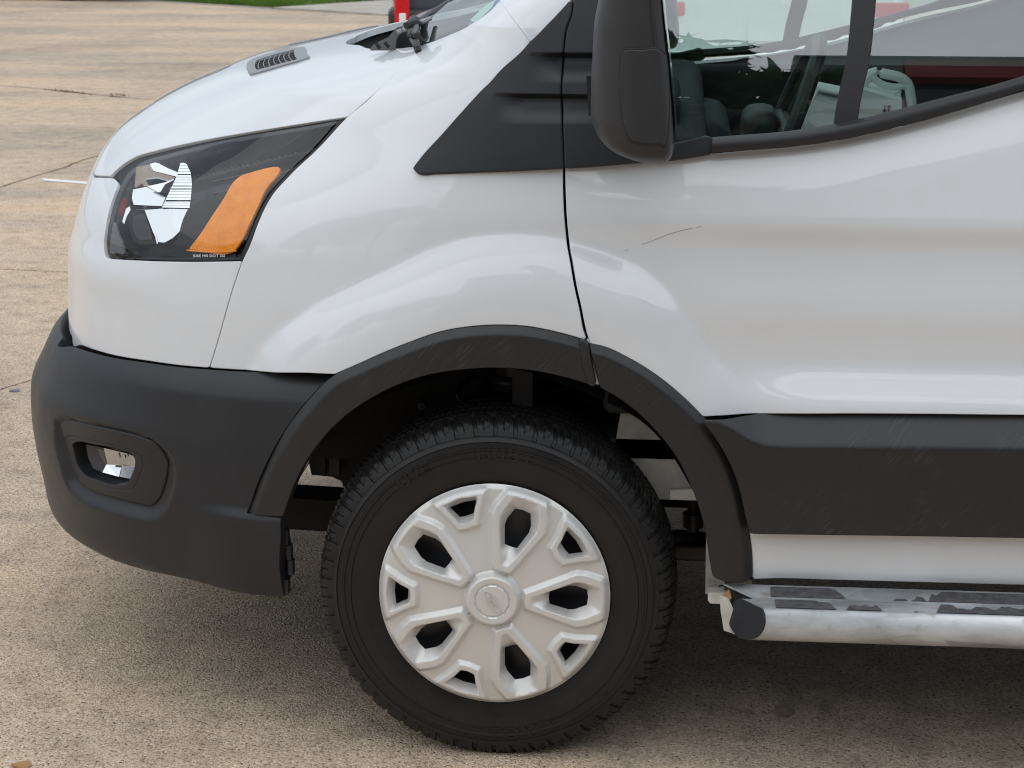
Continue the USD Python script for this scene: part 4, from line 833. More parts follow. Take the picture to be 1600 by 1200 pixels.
def cover_mesh():
    pk = [[pocket(LONG[k], math.radians(0 + 72 * j)) for k in range(3)] for j in range(5)] + [[pocket(SHORT[k], math.radians(36 + 72 * j)) for k in range(3)] for j in range(5)]
    disc = Point(0, 0).buffer(RC0, quad_segs=90)
    region = disc.difference(shapely.union_all([p[2] for p in pk]))
    ex = []
    for p in pk:
        for g in (p[0].buffer(.008, join_style='mitre'), p[0], p[1]): ex.append(dense(g.exterior, .0016))
    for rr in (.0325, .0335, .046, .049, .058, RC0 * .955): ex.append(np.stack([rr * np.cos(np.linspace(0, 2 * np.pi, 160)[:-1]), rr * np.sin(np.linspace(0, 2 * np.pi, 160)[:-1])], 1))
    ex = np.vstack(ex); ex = ex[np.hypot(ex[:, 0], ex[:, 1]) < RC0 * .997]
    pts, t, rings = tri2d(region, .0042, .0016, ex)
    r = np.hypot(pts[:, 0], pts[:, 1]); h = base_h(r)
    top = .0088; P_ = shapely.points(pts)
    for p in pk:
        o, i, ho = p; far = o.buffer(.008, join_style='mitre')
        dO, dI, dF, dH = (shapely.distance(P_, g.exterior) for g in (o, i, far, ho))
        inO, inI, inF, inH = (shapely.contains_xy(g, pts[:, 0], pts[:, 1]) for g in (o, i, far, ho))
        inO |= dO < 1e-5; inI |= dI < 1e-5; inF |= dF < 1e-5
        fall = top * sst(1.0, .93, r / RC0)
        h = np.where(inF & ~inO, base_h(r) + fall * dF / (dF + dO + 1e-9), h)
        h = np.where(inO & ~inI, base_h(r) + fall + .0006, h)
        h = np.where(inI, base_h(r) + fall - (.0135 + fall) * (dI / (dI + dH + 1e-9)), h)
    # raised centre with a separate round badge
    cap = .0165 * sst(.0575, .0465, r) * (r >= 0)
    h = np.where(r < .0575, np.maximum(h * 0 + base_h(np.full_like(r, .0575)) + cap - .0012 * sst(.046, .034, r), -1), h)
    h = np.where((r > .0322) & (r < .0338), h - .0025, h)
    return np.stack([pts[:, 0], -h, pts[:, 1]], 1), t[:, ::-1] if False else t
def badge():
    """Oval emblem with script lettering, embossed on the centre cap, turned as on the photograph."""
    a = np.linspace(0, 2 * np.pi, 64, endpoint=False); parts = []
    o = Polygon(np.stack([.0248 * np.cos(a), .0098 * np.sin(a)], 1)); i = Polygon(np.stack([.0232 * np.cos(a), .0084 * np.sin(a)], 1))
    parts.append(trimesh.creation.extrude_polygon(o.difference(i), .0024))
    t = meshkit.text_mesh('Ford', .0085, .0024); t.apply_translation((-t.vertices[:, 0].max() / 2, -.0042, 0)); t.vertices[:, 0] += .25 * t.vertices[:, 1]; parts.append(t)
    m = cat(*parts); ang = math.radians(-56); c, s_ = math.cos(ang), math.sin(ang); v = m.vertices
    return trimesh.Trimesh(np.stack([v[:, 0] * c - v[:, 1] * s_, -v[:, 2], v[:, 0] * s_ + v[:, 1] * c], 1), m.faces)
def revolve_y(prof, seg=96):
    prof = np.array(prof); th = np.arange(seg) / seg * 2 * np.pi; n = len(prof)
    P = np.stack([prof[None, :, 1] * np.sin(th)[:, None], np.repeat(prof[None, :, 0], seg, 0), prof[None, :, 1] * np.cos(th)[:, None]], -1)
    I = np.arange(seg * n).reshape(seg, n); J = np.roll(I, -1, 0); Q = np.stack([I[:, :-1], I[:, 1:], J[:, 1:], J[:, :-1]], -1).reshape(-1, 4)
    return P.reshape(-1, 3), Q[:, ::-1]
_cv, _ct = cover_mesh(); _cover = trimesh.Trimesh(_cv, _ct, process=False)
if (_cover.face_normals[:, 1] > 0).mean() > .5: _cover.invert()
def at_hub(m, hub, side=1, spin=0.0):
    if isinstance(m, tuple): m = trimesh.Trimesh(*[np.asarray(x) for x in (m[0], np.vstack([m[1][:, [0, 1, 2]], m[1][:, [0, 2, 3]]]) if m[1].shape[1] == 4 else m[1])], process=False)
    m = m.copy(); v = m.vertices * (1.02, 1, 1.02)
    if hub is not None and abs(hub[2] - HUB[2]) < 1e-6: v = settle(v)
    m = trimesh.Trimesh(v, m.faces, process=False)
    if side < 0: v = v * (1, -1, 1); m = trimesh.Trimesh(v, m.faces[:, ::-1], process=False); v = m.vertices.copy()
    m = trimesh.Trimesh(v + hub, m.faces, process=False); return m
def wheel(hub, side, fine):
    t = tyre_mesh(*((1404, 54) if fine else (324, 54)))
    tp = obj('wheel', at_hub(revolve_y([(.20, .19), (.195, .212), (.15, .205), (.06, .200), (.032, .203), (.026, .2165), (.030, .203), (.05, .192), (.058, .15), (.052, .11), (.045, .09), (.045, .0)]), hub, side), 'steel_dark', van)
    obj('tyre', at_hub(t, hub, side), 'rubber', tp, smooth=35)
    obj('wheel_cover', at_hub(trimesh.Trimesh(_cover.vertices + (0, .004, 0), _cover.faces, process=False), hub, side), 'cap_silver', tp, smooth=24)
    obj('brake_disc', at_hub(revolve_y([(.09, .0), (.09, .15), (.115, .15), (.115, .0)], 64), hub, side), 'steel_dark', tp)
    if fine:
        L = [arc_text('H08+', .0275, .2885, math.radians(4), False, _sw, squash=1.12), arc_text('OVE', .024, .2865, math.radians(-33), False, _sw, squash=1.1), arc_text('TOYO', .0235, .290, math.radians(170), True, _sw, squash=1.45)]
        for l_ in L: obj('tyre_lettering', at_hub(l_, hub, side), 'rubber', tp, smooth=False)
        L = [arc_text('1C7', .0085, .2405, math.radians(188), True, _sw, .0006, 1.5), arc_text('381', .0085, .2405, math.radians(183.5) - .14 * 0 - .0, True, _sw, .0006, 1.2), arc_text('JGEPF0', .0085, .2405, math.radians(199), True, _sw, .0006, 1.3), arc_text('D33', .0085, .2405, math.radians(210), True, _sw, .0006, 1.2)]
        obj('tyre_code', at_hub(cat(*L), hub, side), 'rubber', tp, smooth=False)
        b_ = badge(); obj('badge', at_hub(trimesh.Trimesh(b_.vertices + (0, -(base_h(.0575) + .0153) + .0042, 0), b_.faces, process=False), hub, side), 'cap_silver', tp)
    for k in range(5):
        a = k * 2 * np.pi / 5 + .3; obj('wheel_nut', at_hub(cylx('y', .012, .02, (.08 * math.sin(a), .036, .08 * math.cos(a)), 6), hub, side), 'steel_dark', tp)
WB = 3.75
wheel(HUB, 1, True)
for h_, sd_ in (((0, 2 * YC - HUB[1], HUB[2]), -1), ((WB, HUB[1], HUB[2]), 1), ((WB, 2 * YC - HUB[1], HUB[2]), -1)): wheel(np.array(h_), sd_, False)

# ------------------------------------------------------------------ side step
def step_bar():
    y0, z0, r = -.085, float(on_y([(1400, 974)], -.085)[0][2]), .0405
    xs = float(on_y([(1168, 965)], -.085)[0][0])
    th = np.linspace(0, 2 * np.pi, 49)[:-1]
    def prof(th):      # round tube flattened on top where one steps
        yy, zz = r * np.cos(th), r * np.sin(th); return yy, np.minimum(zz, .031)
    yy, zz = prof(th)
    cut = xs - .062 * yy / r * 0 + (-yy) * .78 + .010 * zz / r     # end cut slanting back towards the outside
    A = np.stack([cut, y0 + yy, z0 + zz], 1); B = np.stack([3.3 + 0 * yy, y0 + yy, z0 + zz], 1)
    V = np.vstack([A, B]); n = len(th); k = np.arange(n); k2 = (k + 1) % n
    return V, np.stack([k, n + k, n + k2, k2], 1), A, (y0, z0, r, xs)
sV, sQ, sA, (sy, sz, sr, sx) = step_bar()
mm = trimesh.Trimesh(sV, np.vstack([sQ[:, [0, 1, 2]], sQ[:, [0, 2, 3]]]), process=False); mm.fix_normals()
if mm.volume < 0: mm.invert()
step = obj('step_bar', mm, 'galvanised', van, smooth=40)
ce = sA.mean(0); nrm = np.cross(sA[12] - sA[0], sA[24] - sA[0]); nrm /= np.linalg.norm(nrm); nrm *= -np.sign(nrm[0])
capm = hull(np.vstack([ce + (sA - ce) * 1.0 + nrm * .001, ce + (sA - ce) * .985 + nrm * .004])); obj('step_end_cap', capm, 'black_plastic', van)
# flat tread behind the tube, its inner edge against the body
x0, x1 = sx - .02, 3.3
yi, zi = -.012, sz + .043
tread = hull([(x0 - .025, yi, zi), (x1, yi, zi), (x0 - .025, yi, zi - .004), (x1, yi, zi - .004), (x0 + .035, sy + .028, sz + .0325), (x1, sy + .028, sz + .0325), (x0 + .035, sy + .028, sz + .028), (x1, sy + .028, sz + .028)])
obj('step_tread', tread, 'galvanised', van)
def tape(name, xa, xb, y_a, z_a, y_b, z_b, seed, worn):
    """Grip tape with a ragged edge where it has worn away."""
    n = 900; xs_ = np.linspace(xa, xb, n); e = meshkit.fbm(np.stack([xs_ * 45, np.full(n, seed), np.zeros(n)], 1), 6, seed) - .5
    lo = np.clip(worn(xs_) + e * 1.7 * np.minimum(1, worn(xs_) * 3), 0, 1); P0 = np.stack([xs_, y_a + (y_b - y_a) * lo, z_a + (z_b - z_a) * lo], 1); P1 = np.stack([xs_, np.full(n, y_b), np.full(n, z_b)], 1)
    up_ = np.array([0, -(z_a - z_b), abs(y_a - y_b)]); up_ = up_ / np.linalg.norm(up_) * (.0012)
    I = np.arange(n - 1); V = np.vstack([P0 + up_, P1 + up_]); Fc = np.vstack([np.stack([I, n + I, n + I + 1], 1), np.stack([I, n + I + 1, I + 1], 1)])
    keep = (lo[I] < .97) | (lo[I + 1] < .97); Fc = Fc[np.r_[keep, keep]]
    m = trimesh.Trimesh(V, Fc, process=False)
    if m.face_normals[:, 2].mean() < 0: m.invert()
    obj(name, m, 'grip_tape', van, smooth=False)
X = lambda px: float(on_y([(px, 930)], sy)[0][0])
bump_w = lambda a, b, f: (lambda x: sst(a - f, a + f, x) * (1 - sst(b - f, b + f, x)))
tape('grip_tape', X(1206), 3.2, yi - .008, zi - .0012, sy + .032, sz + .0335, 3, bump_w(X(1312), X(1462), .022))
tape('grip_tape', X(1212), 3.2, sy + .024, sz + .0312, sy - .021, sz + .0318, 5, lambda x: .95 * bump_w(X(1290), X(1470), .02)(x) + .25 * sst(X(1470), X(1500), x))
# bracket and pinch seam ahead of the step
def flat(name, pts, y, th, mat): return pxplate(name, pts, y, th, mat)
flat('sill_end', [(1104, 790), (1110, 800), (1117, 880), (1119, 904), (1175, 906), (1175, 915), (1124, 914), (1122, 930), (1102, 928), (1103, 870)], .02, .03, 'dirty_paint')
flat('step_bracket', [(1107, 926), (1140, 926), (1140, 934), (1135, 944), (1110, 943), (1106, 938)], -.01, .05, 'dirty_bracket')
flat('step_bracket', [(1124, 930), (1138, 936), (1150, 960), (1176, 996), (1164, 997), (1131, 985), (1126, 955)], -.055, .006, 'dirty_bracket')
flat('step_bracket', [(1131, 934), (1140, 927), (1143, 934), (1139, 939), (1131, 939)], -.05, .02, 'rust')
for xb in (1.9, 3.0): obj('step_bracket', box(xb, xb + .05, sy, .06, sz - .02, sz + .03), 'dirty_bracket', van)

# ------------------------------------------------------------------ wheel house, chassis, cabin
th = np.linspace(math.radians(-5), math.radians(168), 60); yy = np.array([.0, .03, .10, .30, .36])
def liner(th0, th1, y0, y1, rr, mat, name, inner_to=.30):
    th = np.linspace(math.radians(th0), math.radians(th1), 48); yv = np.linspace(y0, y1, 10)
    P = np.stack([np.stack([HUB[0] + (rr + .006 * np.sin(th * 9)) * np.cos(th), np.full_like(th, y), HUB[2] + (rr + .006 * np.sin(th * 9)) * np.sin(th)], -1) for y in yv], 1)
    I = np.arange(48 * 10).reshape(48, 10); Q = np.stack([I[:-1, :-1], I[:-1, 1:], I[1:, 1:], I[1:, :-1]], -1).reshape(-1, 4)
    return obj(name, (P.reshape(-1, 3), Q), mat, van, smooth=True)
liner(62, 152, .0, .36, .455, 'liner', 'wheel_arch_liner'); liner(-4, 61, .0, .36, .452, 'liner', 'wheel_arch_liner')
pxplate('inner_wing', [(470, 560), (1010, 560), (1010, 700), (900, 720), (700, 720), (478, 716)], .37, .02, 'liner')
pxplate('inner_wing', [(985, 560), (1130, 600), (1130, 783), (1028, 780), (960, 700)], .12, .02, 'dirty_paint')
pxplate('inner_wing_flange', [(1047, 766), (1098, 764), (1098, 782), (1047, 781)], .112, .006, 'dirty_bracket')
obj('liner_clip', cylx('y', .0085, .012, at_px((659, 634), .36), 16), 'grey_trim', van)
obj('brake_hose', tube(smooth_line([at_px((742, 585), .30), at_px((716, 610), .26), at_px((735, 640), .28), at_px((760, 640), .30)], .01), .007, 8), 'seal', van)
a = np.linspace(0, 7 * 2 * np.pi, 220); obj('coil_spring', tube(np.stack([.03 + .065 * np.cos(a), .30 + .065 * np.sin(a), .66 + .26 * a / a[-1]], 1), .008, 6), 'steel_dark', van)
obj('liner_hole', cylx('y', .011, .006, at_px((517, 679), .30), 16), 'dark', van)
pxplate('air_duct', [(480, 712), (487, 742), (519, 745), (534, 752), (536, 760), (620, 770), (620, 700), (478, 700)], .42, .06, 'liner')
pxplate('air_duct', [(494, 712), (500, 740), (508, 741), (508, 712)], .40, .02, 'seal'); pxplate('air_duct', [(514, 712), (514, 742), (530, 744), (530, 712)], .39, .03, 'steel_dark')
c0 = on_y([(420, 776), (600, 788), (600, 836), (420, 825)], .40); obj('cross_member', cat(hull(np.vstack([c0, c0 + (0, .10, 0)]))), 'dark', van)
for sgn in (0, 1):
    y = .42 if not sgn else 2 * YC - .42
    obj('chassis_rail', box(-.10, 4.9, y, y + .09, .40, .50), 'dark', van)
obj('bumper_stay', hull(np.vstack([on_y([(430, 815), (452, 828), (446, 846), (455, 852), (460, 880), (450, 905), (447, 930), (436, 935), (434, 880)], .06), on_y([(430, 815), (446, 846), (447, 930), (434, 880)], .10)])), 'dark', van)
for k, (px, py) in enumerate(((447, 838), (452, 862), (455, 885), (448, 915))): obj('bumper_tab', rbox(*np.ravel([(c - d, c + d) for c, d in zip(at_px((px, py), .05), (.006, .012, .016))]), .003), 'seal', van)
# engine and gearbox underneath, axle, suspension
obj('engine', cat(rbox(-.62, .15, .52, 1.55, .62, 1.12, .05), rbox(-.25, .55, .70, 1.36, .30, .66, .06), rbox(.5, 1.5, .86, 1.2, .34, .60, .05)), 'dark', van)
obj('drive_shaft', cylx('y', .03, 1.5, (0, YC, HUB[2])), 'steel_dark', van)
obj('spring_strut', cat(cylx('z', .055, .34, (.02, .30, .74)), cylx('z', .03, .4, (.02, .27, .52))), 'steel_dark', van)
obj('steering_knuckle', rbox(-.07, .07, .13, .28, .24, .50, .03), 'steel_dark', van)
sp = at_px((1083, 812), .30)
obj('lower_arm', cat(tube([at_px((1010, 850), .34), at_px((1060, 840), .33), at_px((1110, 846), .36)], [.02, .018, .02], 10), cylx('z', .022, .03, sp), cylx('z', .013, .07, sp + (0, 0, .01)), rbox(*np.ravel([(c - d, c + d) for c, d in zip(at_px((1078, 858), .33), (.06, .03, .018))]), .008)), 'seal', van)
obj('underbody', box(.42, 4.95, .10, 2 * YC - .10, .44, .50), 'dark', van)
obj('fuel_tank', rbox(1.0, 2.2, .35, 1.0, .26, .46, .04), 'dark', van)
obj('bulkhead', cat(box(.02, .06, .10, 2 * YC - .10, .45, 1.22), box(-.74, .06, .38, .40, .88, 1.17), box(-.74, .06, 2 * YC - .40, 2 * YC - .38, .88, 1.17)), 'dark', van)
# inner faces of the body behind the panel gaps
def shell(name, poly, d, mat, h=.03):
    return panel(name, poly, mat, van, D=lambda s, w, P: -d + 0 * s, h=h, hb=h * .7, rim=0)
shell('wing_inner', Polygon([(-.70, .86), (-.55, .845), (-.36, .86), (-.2, .93), (.0, .95), (.2, .90), (.2, 1.2), (-.05, W_of(1.28)), (-.35, W_of(1.22)), (-.62, W_of(1.12)), (-.70, 1.0)]), .045, 'dark')
shell('pillar_inner', Polygon([(-.10, W_of(1.30)), (.20, 1.19), (.20, W_of(1.46)), (.02, W_of(1.44))]), .03, 'dark')
shell('door_inner', Polygon([(.13, .92), (.36, .78), (.50, .55), (.50, .40), (XE + .05, .40), (XE + .05, 1.24), (.40, 1.2), (.13, 1.18)]), .05, 'cabin_dark')
shell('nose_inner', Polygon([(-.42, .80), (-.9, .80), (SC, .80), (SC, 1.08), (-.9, 1.05), (-.62, .95)]), .09, 'dark')
# cabin
obj('cabin_floor', box(.1, 1.75, .12, 2 * YC - .12, .60, .64), 'cabin_dark', van)
obj('dashboard', cat(rbox(-.16, .40, .14, 2 * YC - .14, .98, 1.24, .05), rbox(.10, .46, .70, 1.30, .75, 1.20, .05), rbox(-.05, .34, .35, .80, 1.20, 1.31, .04)), 'dash_grey', van)
obj('door_trim', cat(rbox(.20, 1.32, .075, .14, .70, 1.20, .02), rbox(.30, 1.2, .08, .20, 1.02, 1.10, .02)), 'dash_grey', van); obj('door_trim', cat(rbox(.20, 1.32, 2 * YC - .14, 2 * YC - .075, .70, 1.22, .02), rbox(.30, 1.2, 2 * YC - .2, 2 * YC - .08, 1.02, 1.10, .02)), 'dash_grey', van)
a = np.linspace(0, 2 * np.pi, 41); wc = np.array([.56, .52, 1.22]); e1, e2 = np.array([0, 1.0, 0]), np.array([.35, 0, .93])
sw_ = obj('steering_wheel', tube(wc + .19 * (np.cos(a)[:, None] * e1 + np.sin(a)[:, None] * e2), .016, 10), 'seal', van)
obj('wheel_hub', cat(rbox(.47, .55, .42, .62, 1.14, 1.26, .03), tube([wc + .19 * e1, wc - .19 * e1], .018, 8)), 'seal', sw_)
for y in (.26, 1.14):
    st = obj('seat', cat(rbox(.86, 1.42, y, y + .62, .80, .98, .06), rbox(1.36, 1.56, y + .02, y + .60, .92, 1.62, .07)), 'seat_cloth', van); obj('headrest', rbox(1.42, 1.55, y + .18, y + .44, 1.64, 1.86, .05), 'seat_cloth', st)
obj('partition', box(1.72, 1.75, .16, 2 * YC - .16, .60, 2.2), 'dash_grey', van)
# roof, rear body
def roof():
    xs_ = [.66, .74, .9, 1.4, 3.0, 4.7, 4.95]; zt_ = [2.06, 2.13, 2.22, 2.36, 2.44, 2.44, 2.38]; V = []
    v = np.linspace(-1, 1, 33)
    for x, z in zip(xs_, zt_):
        ys_ = YS(2.1) + .0; hw = YC - ys_ + .012
        V.append(np.stack([np.full(33, x), YC + v * hw, 2.05 + (z - 2.05) * np.sqrt(np.clip(1 - np.abs(v) ** 5, 0, 1))], 1))
    V = np.array(V); I = np.arange(len(xs_) * 33).reshape(len(xs_), 33); Q = np.stack([I[:-1, :-1], I[1:, :-1], I[1:, 1:], I[:-1, 1:]], -1).reshape(-1, 4)
    return V.reshape(-1, 3), Q
obj('roof', roof(), 'white_paint', van, smooth=50)
obj('headliner', box(.74, 4.9, .30, 2 * YC - .30, 2.03, 2.05), 'dash_grey', van)
D_z = lambda s, w, P: np.where(P[..., 1] < YC, .018 * sst(.9, .6, P[..., 2]), 0)
arch_r = Point(WB, HUB[2]).buffer(.47, quad_segs=24)
rear_q = Polygon([(XE + .004, W_of(2.06)), (XE + .004, .40), (4.95, .40), (4.95, W_of(2.06))]).difference(arch_r)
panel('rear_side', rear_q, 'white_paint', van, D=D_z, h=.05, hb=.03)
ri = Point(WB, HUB[2]).buffer(.56, quad_segs=24).difference(Point(WB, HUB[2]).buffer(.465, quad_segs=24)).intersection(Polygon([(3, .40), (4.6, .40), (4.6, 1.2), (3, 1.2)]))
panel('rear_arch_moulding', ri, 'worn_cladding', van, D=lambda s, w, P: D_z(s, w, P) + .012, h=.03, hb=.02)
dfr = Polygon([(.70, W_of(2.06)), (.68, W_of(1.985)), (XE, W_of(1.985)), (XE, W_of(2.06))]); panel('door_frame', dfr, 'white_paint', van, D=D_z, h=.04, hb=.03)
obj('rear_doors', cat(rbox(4.93, 4.98, .06, YC - .004, .42, 2.30, .02), rbox(4.93, 4.98, YC + .004, 2 * YC - .06, .42, 2.30, .02)), 'white_paint', van)
obj('load_floor', box(1.75, 4.93, .08, 2 * YC - .08, .60, .64), 'cabin_dark', van)
obj('rear_axle', cylx('y', .05, 1.6, (WB, YC, HUB[2])), 'steel_dark', van)
# the passenger side, mirrored
for name, V, Fc, N, mat in BUILT:
    raw(name, V * (1, -1, 1) + (0, 2 * YC, 0), Fc[:, ::-1], N * (1, -1, 1), mat, van)
for name, m, mat in MIRB: obj(name, trimesh.Trimesh(m.vertices * (1, -1, 1) + (0, 2 * YC, 0), m.faces[:, ::-1], process=False), mat, van, smooth=40)

# ------------------------------------------------------------------ things in the cabin

# jug carrier, carton and case on the seat side, seen through the glass
def cabin_y(px, y): return on_y([px], y)[0]
y = .62
ck = thing('carton', 'white carton with two printed arrows beside the looped carrier in the cab', 'carton')
A = on_y([(1348, 140), (1409, 157), (1409, 215), (1338, 215)], y); obj('carton_body', hull(np.vstack([A, A + (0.02, .22, 0)])), 'carton_white', ck)
for (px, up_) in ((1382.5, -1), (1389, 1)):
    a_, b_ = at_px((px, 164), y - .004), at_px((px, 175), y - .004); m_ = (a_ + b_) / 2; h_ = abs(a_[2] - b_[2]) / 2
    P_ = np.array([(-.0012, -h_), (.0012, -h_), (.0012, h_ * .4), (.005, h_ * .4), (0, h_), (-.005, h_ * .4), (-.0012, h_ * .4)]) * (1, up_)
    g_ = trimesh.creation.extrude_polygon(Polygon(P_), .001); v_ = g_.vertices; obj('printed_arrow', trimesh.Trimesh(np.stack([m_[0] + v_[:, 0], m_[1] + v_[:, 2], m_[2] + v_[:, 1]], 1), g_.faces), 'ink', ck, smooth=False)
y = .70
jg = thing('carrier', 'pale plastic carrier with a tall looped handle beside the carton in the cab', 'carrier')
obj('handle', tube(smooth_line(on_y([(1345, 215), (1346, 150), (1352, 126), (1364, 113), (1385, 116), (1408, 122), (1418, 130), (1423, 150), (1424, 215)], y), .012), .011, 8), 'carton_white', jg)
obj('handle_bar', tube(smooth_line(on_y([(1362, 119), (1375, 130), (1395, 136), (1420, 133)], y), .012), .008, 8), 'carton_white', jg)
obj('green_tab', hull(np.vstack([on_y([(1385, 152), (1408, 141), (1409, 144), (1390, 155)], y), on_y([(1397, 148)], y + .01)])), 'sticker_green', jg)
y = .60
bx = thing('storage_tub', 'open white plastic tub left of the window divider in the cab', 'tub')
A = on_y([(1258, 215), (1262, 170), (1279, 140), (1328, 150), (1320, 215)], y); obj('tub_wall', hull(np.vstack([A, A + (0, .20, 0)])), 'carton_white', bx)
obj('tub_rim', tube(on_y([(1278, 141), (1328, 150)], y - .004), .005, 6), 'carton_white', bx)

# ------------------------------------------------------------------ other vehicles
for nm, col in (('paint_slate', (0.045, 0.055, 0.075)), ('paint_white', (0.72, 0.73, 0.74)), ('paint_black', (0.015, 0.016, 0.02))):
    plain(nm, col, 0.35, coat_weight=0.8, coat_roughness=0.05)
plain('car_glass', (0.015, 0.02, 0.022), 0.05)
def section_body(xs_, ztop, zbot, hw, tumble, nv=15):
    """A lofted car body: heights and half widths along its length."""
    V = []
    for x, zt_, zb, h in zip(xs_, ztop, zbot, hw):
        v = np.array([(-1 + .0, 0), (-1, .35), (-1, .62), (-.985, .82), (-.94, .95), (-.80, 1.0), (-.4, 1.02), (0, 1.025), (.4, 1.02), (.80, 1.0), (.94, .95), (.985, .82), (1, .62), (1, .35), (1, 0)])
        V.append(np.stack([np.full(nv, x), v[:, 0] * h * (1 - tumble * v[:, 1]), zb + v[:, 1] * (zt_ - zb)], 1))
    V = np.array(V); n = len(xs_); I = np.arange(n * nv).reshape(n, nv); J = np.roll(I, -1, 1)
    Q = np.stack([I[:-1], J[:-1], J[1:], I[1:]], -1).reshape(-1, 4); Fc = np.vstack([Q[:, [0, 1, 2]], Q[:, [0, 2, 3]]])
    caps = [(I[0, 0], I[0, k + 1], I[0, k]) for k in range(1, nv - 1)] + [(I[-1, 0], I[-1, k], I[-1, k + 1]) for k in range(1, nv - 1)]
    m = trimesh.Trimesh(V.reshape(-1, 3), np.vstack([Fc, caps]), process=False); m.fix_normals(); return m
def small_tyre(c, r=.35, w=.23): return revolve_y([(-w / 2 + .02, r * .62), (-w / 2, r * .80), (-w / 2 + .015, r * .95), (-w / 2 + .04, r), (w / 2 - .04, r), (w / 2 - .015, r * .95), (w / 2, r * .80), (w / 2 - .02, r * .62)], 40)
def vehicle(name, label, category, loc, rot, paint, kind):
    """A car standing at loc: its nose towards local -x, rear at x = 0."""
    t = thing(name, label, category, loc, rot)
    L, H, Wd = (5.5, 1.05, .98) if kind == 'pickup' else (4.7, .98, .92)
    xs_ = np.array([-L, -L + .12, -L + .7, -L + 1.5, -2.4, -.9, -.1, 0]); zt_ = np.array([.72, .86, .98, 1.05, 1.05, 1.08, 1.10, 1.04]) * (1.08 if kind == 'pickup' else .96)
    body = section_body(xs_, zt_, [.36, .30, .28, .28, .28, .28, .32, .38], np.array([.80, .93, 1, 1, 1, 1, .985, .95]) * Wd, .0)
    wx = (-L + .95, -1.15); k = m3.Manifold(m3.Mesh(np.asarray(body.vertices, np.float32), np.asarray(body.faces, np.uint32)))
    for x in wx: k = k - m3.Manifold.cylinder(3, .43, .43, 40, True).rotate((90, 0, 0)).translate((x, 0, .37))
    if kind == 'pickup': k = k - m3.Manifold.cube((1.75, Wd * 1.72, .6), False).translate((-1.82, -Wd * .86, .72))
    obj('body', tm(k), paint, t, smooth=35)
    x0, x1 = (-L + 1.75, -1.9) if kind == 'pickup' else (-L + 1.35, -.15)
    rf = [(x0, 1.04), (x0 + .75, 1.66 if kind != 'sedan' else 1.42), (x1 - (.25 if kind != 'sedan' else .75), 1.68 if kind != 'sedan' else 1.43), (x1, 1.06)]
    lo = np.array([(x0, s_ * Wd * .97, 1.0) for s_ in (-1, 1)] + [(x1, s_ * Wd * .97, 1.0) for s_ in (-1, 1)]); hi = np.array([(rf[1][0], s_ * Wd * .76, rf[1][1]) for s_ in (-1, 1)] + [(rf[2][0], s_ * Wd * .76, rf[2][1]) for s_ in (-1, 1)])
    obj('glasshouse', hull(np.vstack([lo, hi - (0, 0, .03)])), 'car_glass', t); obj('roof', hull(np.vstack([hi - (0, 0, .03), hi * (1, .95, 1) + (0, 0, .04)])), paint, t)
    for s_ in (-1, 1):
        for f in (0, .46, 1): a_ = lo[0 if s_ < 0 else 1] * (1 - f) + lo[2 if s_ < 0 else 3] * f; b_ = hi[0 if s_ < 0 else 1] * (1 - f) + hi[2 if s_ < 0 else 3] * f; obj('pillar', tube([a_ * (1, 1.004, 1), b_ * (1, 1.01, 1)], .035, 8), paint, t)
        for x in wx:
            ty = obj('tyre', at_hub(small_tyre(None), np.array([x, s_ * (Wd - .13), .35])), 'rubber', t); obj('rim', at_hub(revolve_y([(-.08, .215), (-.10, .20), (-.07, .10), (-.09, .04), (-.09, 0), (.05, 0), (.05, .2)], 40), np.array([x, s_ * (Wd - .13), .35]), s_), 'cap_silver', ty)
        obj('tail_lamp', rbox(-.14, .145, *sorted((s_ * (Wd - .115), s_ * (Wd + .006))), .62, 1.10, .015) if kind == 'pickup' else rbox(-.26, .012, min(s_ * Wd * .62, s_ * Wd * .985), max(s_ * Wd * .62, s_ * Wd * .985), .86, .955, .015), 'red_lamp', t)
        if kind == 'pickup': obj('reversing_lamp', rbox(-.1, .152, *sorted((s_ * (Wd - .03), s_ * (Wd - .085))), .66, .73, .008), 'clear_lamp', t); obj('reversing_lamp', rbox(-.1, .152, *sorted((s_ * (Wd - .03), s_ * (Wd - .085))), .86, .96, .008), 'clear_lamp', t)
        obj('headlamp', rbox(-L - .005, -L + .3, *sorted((s_ * Wd * .52, s_ * Wd * .90)), .62, .76, .02), 'clear_lamp', t)
        obj('door_mirror', rbox(x0 + .35, x0 + .52, *sorted((s_ * Wd, s_ * (Wd + .2))), 1.02, 1.2, .03), paint, t)
    obj('rear_bumper', rbox(-.30, .13, -Wd * 1.055, Wd * 1.055, (.42 if kind != 'pickup' else .50), (.64 if kind != 'pickup' else .76), .05), 'black_plastic' if kind == 'pickup' else paint, t); obj('front_bumper', rbox(-L - .06, -L + .25, -Wd * .9, Wd * .9, .30, .58, .06), 'black_plastic', t)
    obj('number_plate', box(.13, .136, -.15, .15, .48, .60) if kind == 'pickup' else box(.008, .02, -.15, .15, .70, .82), 'clear_lamp', t)
    return t
pc = on_y([(633, 16)], 11.8)[0]
d_ = pc - CP; hd = math.atan2(d_[1], d_[0])                         # the pickup points straight away from us
ax = np.array([math.cos(hd), math.sin(hd)]); lf = np.array([-ax[1], ax[0]])
rotp = hd + math.pi + .012
loc = np.array([pc[0], pc[1]]) - lf * (.98 - .08)
vehicle('pickup_truck', 'slate grey pickup truck with a tall red tail lamp parked beyond the bonnet', 'pickup truck', (loc[0], loc[1], 0), rotp, 'paint_slate', 'pickup')
wc_ = on_y([(1424, 16)], 9.5)[0]
